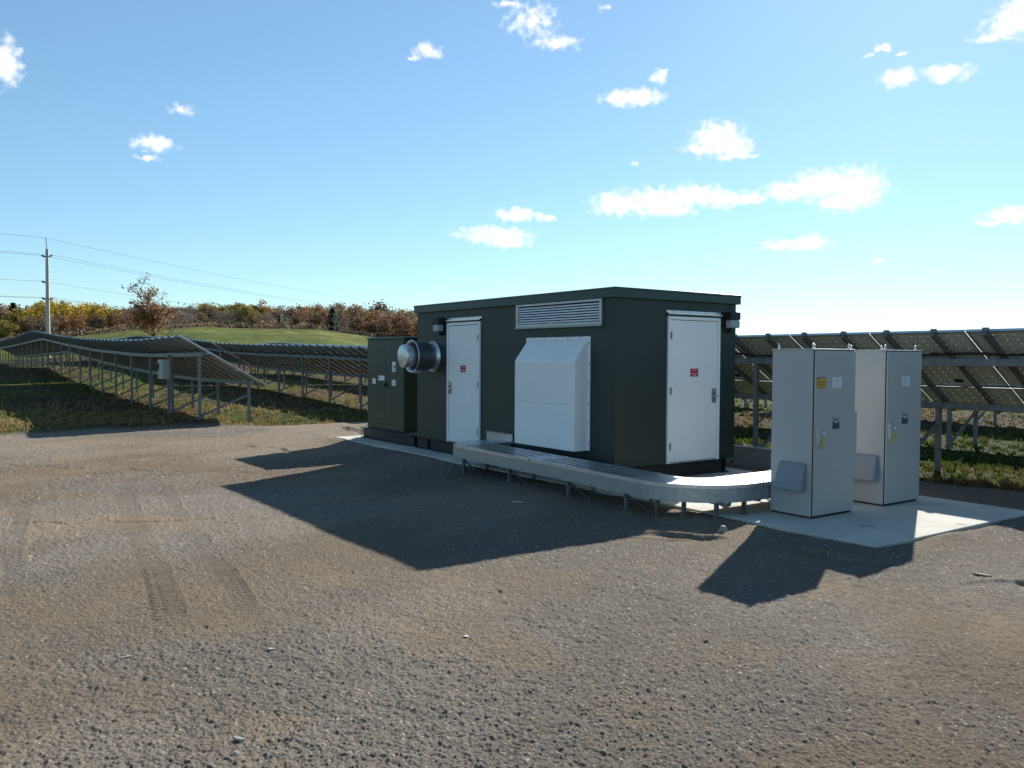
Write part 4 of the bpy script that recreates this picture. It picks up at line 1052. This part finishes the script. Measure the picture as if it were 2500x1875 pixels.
CL = [(-30.83, 16.45, 0.65, 0.92, 1), (-21.31, 15.07, 0.96, 0.46, 0.4), (-22.93, 12.93, 1.12, 0.43, 0.85), (-23.34, 12.05, 0.88, 0.22, 0.5), (-5.76, 19.67, 0.99, 0.41, 0.7), (-6.84, 19.21, 0.62, 0.22, 0.35), (1.23, 21.54, 2.33, 1.19, 0.35), (2.8, 20.27, 1.49, 0.35, 0.8), (-0.34, 22.51, 1.56, 0.26, 0.4), (6.18, 22.22, 0.55, 0.18, 0.5), (8.09, 16.89, 1.74, 0.42, 1), (7.32, 16.83, 1.17, 0.34, 1), (8.85, 17.0, 0.91, 0.33, 1), (9.75, 18.07, 0.61, 0.36, 0.8), (13.55, 14.11, 1.47, 0.85, 1), (14.73, 13.54, 1.02, 0.51, 1), (14.74, 12.97, 1.11, 0.17, 1), (12.66, 13.53, 1.25, 0.29, 1), (0.06, 9.54, 1.19, 0.36, 1), (2.19, 9.4, 0.6, 0.24, 0.85), (-1.19, 8.19, 2.2, 0.43, 1), (-0.09, 7.74, 1.19, 0.34, 1), (7.08, 10.23, 1.54, 0.63, 1), (9.69, 10.3, 2.27, 0.71, 1), (12.1, 10.64, 1.79, 0.56, 1), (13.9, 10.34, 1.47, 0.44, 1), (15.65, 10.33, 0.87, 0.29, 1), (10.31, 9.72, 1.81, 0.3, 1), (17.95, 10.68, 1.35, 0.51, 1), (20.18, 10.89, 1.96, 0.79, 1), (22.09, 10.63, 1.54, 0.97, 1), (21.57, 9.91, 1.56, 0.56, 1), (18.57, 7.3, 1.9, 0.32, 1), (19.41, 7.38, 0.89, 0.41, 1), (17.14, 7.38, 0.8, 0.15, 0.8), (24.48, 16.85, 0.98, 0.41, 1), (27.01, 16.73, 1.23, 0.38, 1), (23.48, 18.51, 0.42, 0.23, 0.8), (22.75, 18.29, 0.48, 0.13, 0.5), (24.58, 18.09, 0.39, 0.1, 0.4), (30.31, 18.85, 1.15, 0.67, 1), (30.98, 19.44, 1.02, 0.94, 1), (29.39, 18.33, 0.94, 0.24, 0.9), (30.55, 8.38, 1.26, 0.42, 1), (29.62, 8.0, 1.06, 0.13, 0.8), (8.29, 12.78, 0.43, 0.18, 0.45), (23.38, 6.05, 0.37, 0.14, 0.5)]
acc = None
for az, el, rx, ry, am in CL:
    s = N(nt, 'ShaderNodeVectorMath', operation='SUBTRACT'); s.inputs[1].default_value = (az, el, 0); nt.links.new(wp.outputs[0], s.inputs[0])
    k = N(nt, 'ShaderNodeVectorMath', operation='MULTIPLY'); k.inputs[1].default_value = (1/(rx*1.35), 1/(ry*1.5), 0); nt.links.new(s.outputs[0], k.inputs[0])
    ln = N(nt, 'ShaderNodeVectorMath', operation='LENGTH'); nt.links.new(k.outputs[0], ln.inputs[0])
    v = MT('MULTIPLY_ADD', ln.outputs['Value'], -.62, .62+.38*am-.10)     # am lowers the peak of faint clouds
    acc = v if acc is None else MT('SMOOTH_MAX', acc, v, .12)
fn = N(nt, 'ShaderNodeTexNoise'); fn.inputs['Scale'].default_value = 2.0; fn.inputs['Detail'].default_value = 4; fn.inputs['Roughness'].default_value = .48
nt.links.new(cmb.outputs[0], fn.inputs['Vector'])
dens = MT('ADD', acc, MT('MULTIPLY_ADD', fn.outputs['Fac'], .8, -.40))
mr = N(nt, 'ShaderNodeMapRange', interpolation_type='SMOOTHSTEP'); mr.inputs['From Min'].default_value = .2; mr.inputs['From Max'].default_value = .74
nt.links.new(dens, mr.inputs['Value'])
mx = N(nt, 'ShaderNodeMix', data_type='RGBA'); nt.links.new(mr.outputs['Result'], mx.inputs[0]); nt.links.new(tint.outputs[0], mx.inputs[6]); shd = N(nt, 'ShaderNodeValToRGB'); shd.color_ramp.elements[0].position = .9; shd.color_ramp.elements[0].color = (.56, .57, .58, 1); shd.color_ramp.elements[1].position = 1.0; shd.color_ramp.elements[1].color = (.37, .40, .44, 1)
nt.links.new(dens, shd.inputs['Fac']); nt.links.new(shd.outputs['Color'], mx.inputs[7])
nt.links.new(mx.outputs[2], bg.inputs['Color']); bg.inputs['Strength'].default_value = 1.0

sd = Vector((math.sin(SUN_AZ)*math.cos(SUN_EL), math.cos(SUN_AZ)*math.cos(SUN_EL), math.sin(SUN_EL)))
lt = bpy.data.lights.new('sun', 'SUN'); lt.energy = 5.0; lt.angle = R(.53); lt.color = (1, .955, .88)
lo_ = bpy.data.objects.new('sun', lt); COL.objects.link(lo_); lo_.rotation_euler = sd.to_track_quat('Z', 'Y').to_euler(); lo_.location = (20, 40, 60)

# ------------------------------------------------------------------ camera
cd = bpy.data.cameras.new('camera'); cam = bpy.data.objects.new('camera', cd); COL.objects.link(cam); sc.camera = cam
cd.sensor_width = 36; cd.lens = 2049.8/2500*36; cd.clip_end = 9000; cd.clip_start = .05
Mx = Matrix.Rotation(R(90)-.032283, 4, 'X') @ Matrix.Rotation(.00584, 4, 'Z')
cam.matrix_world = Matrix.Translation((0, 0, CAM_H)) @ Mx
sc.view_settings.view_transform = 'Standard'; sc.view_settings.look = 'None'; sc.view_settings.exposure = 1.0; sc.view_settings.gamma = 1
sc.render.engine = 'CYCLES'
sc.cycles.max_bounces = 6; sc.cycles.diffuse_bounces = 3
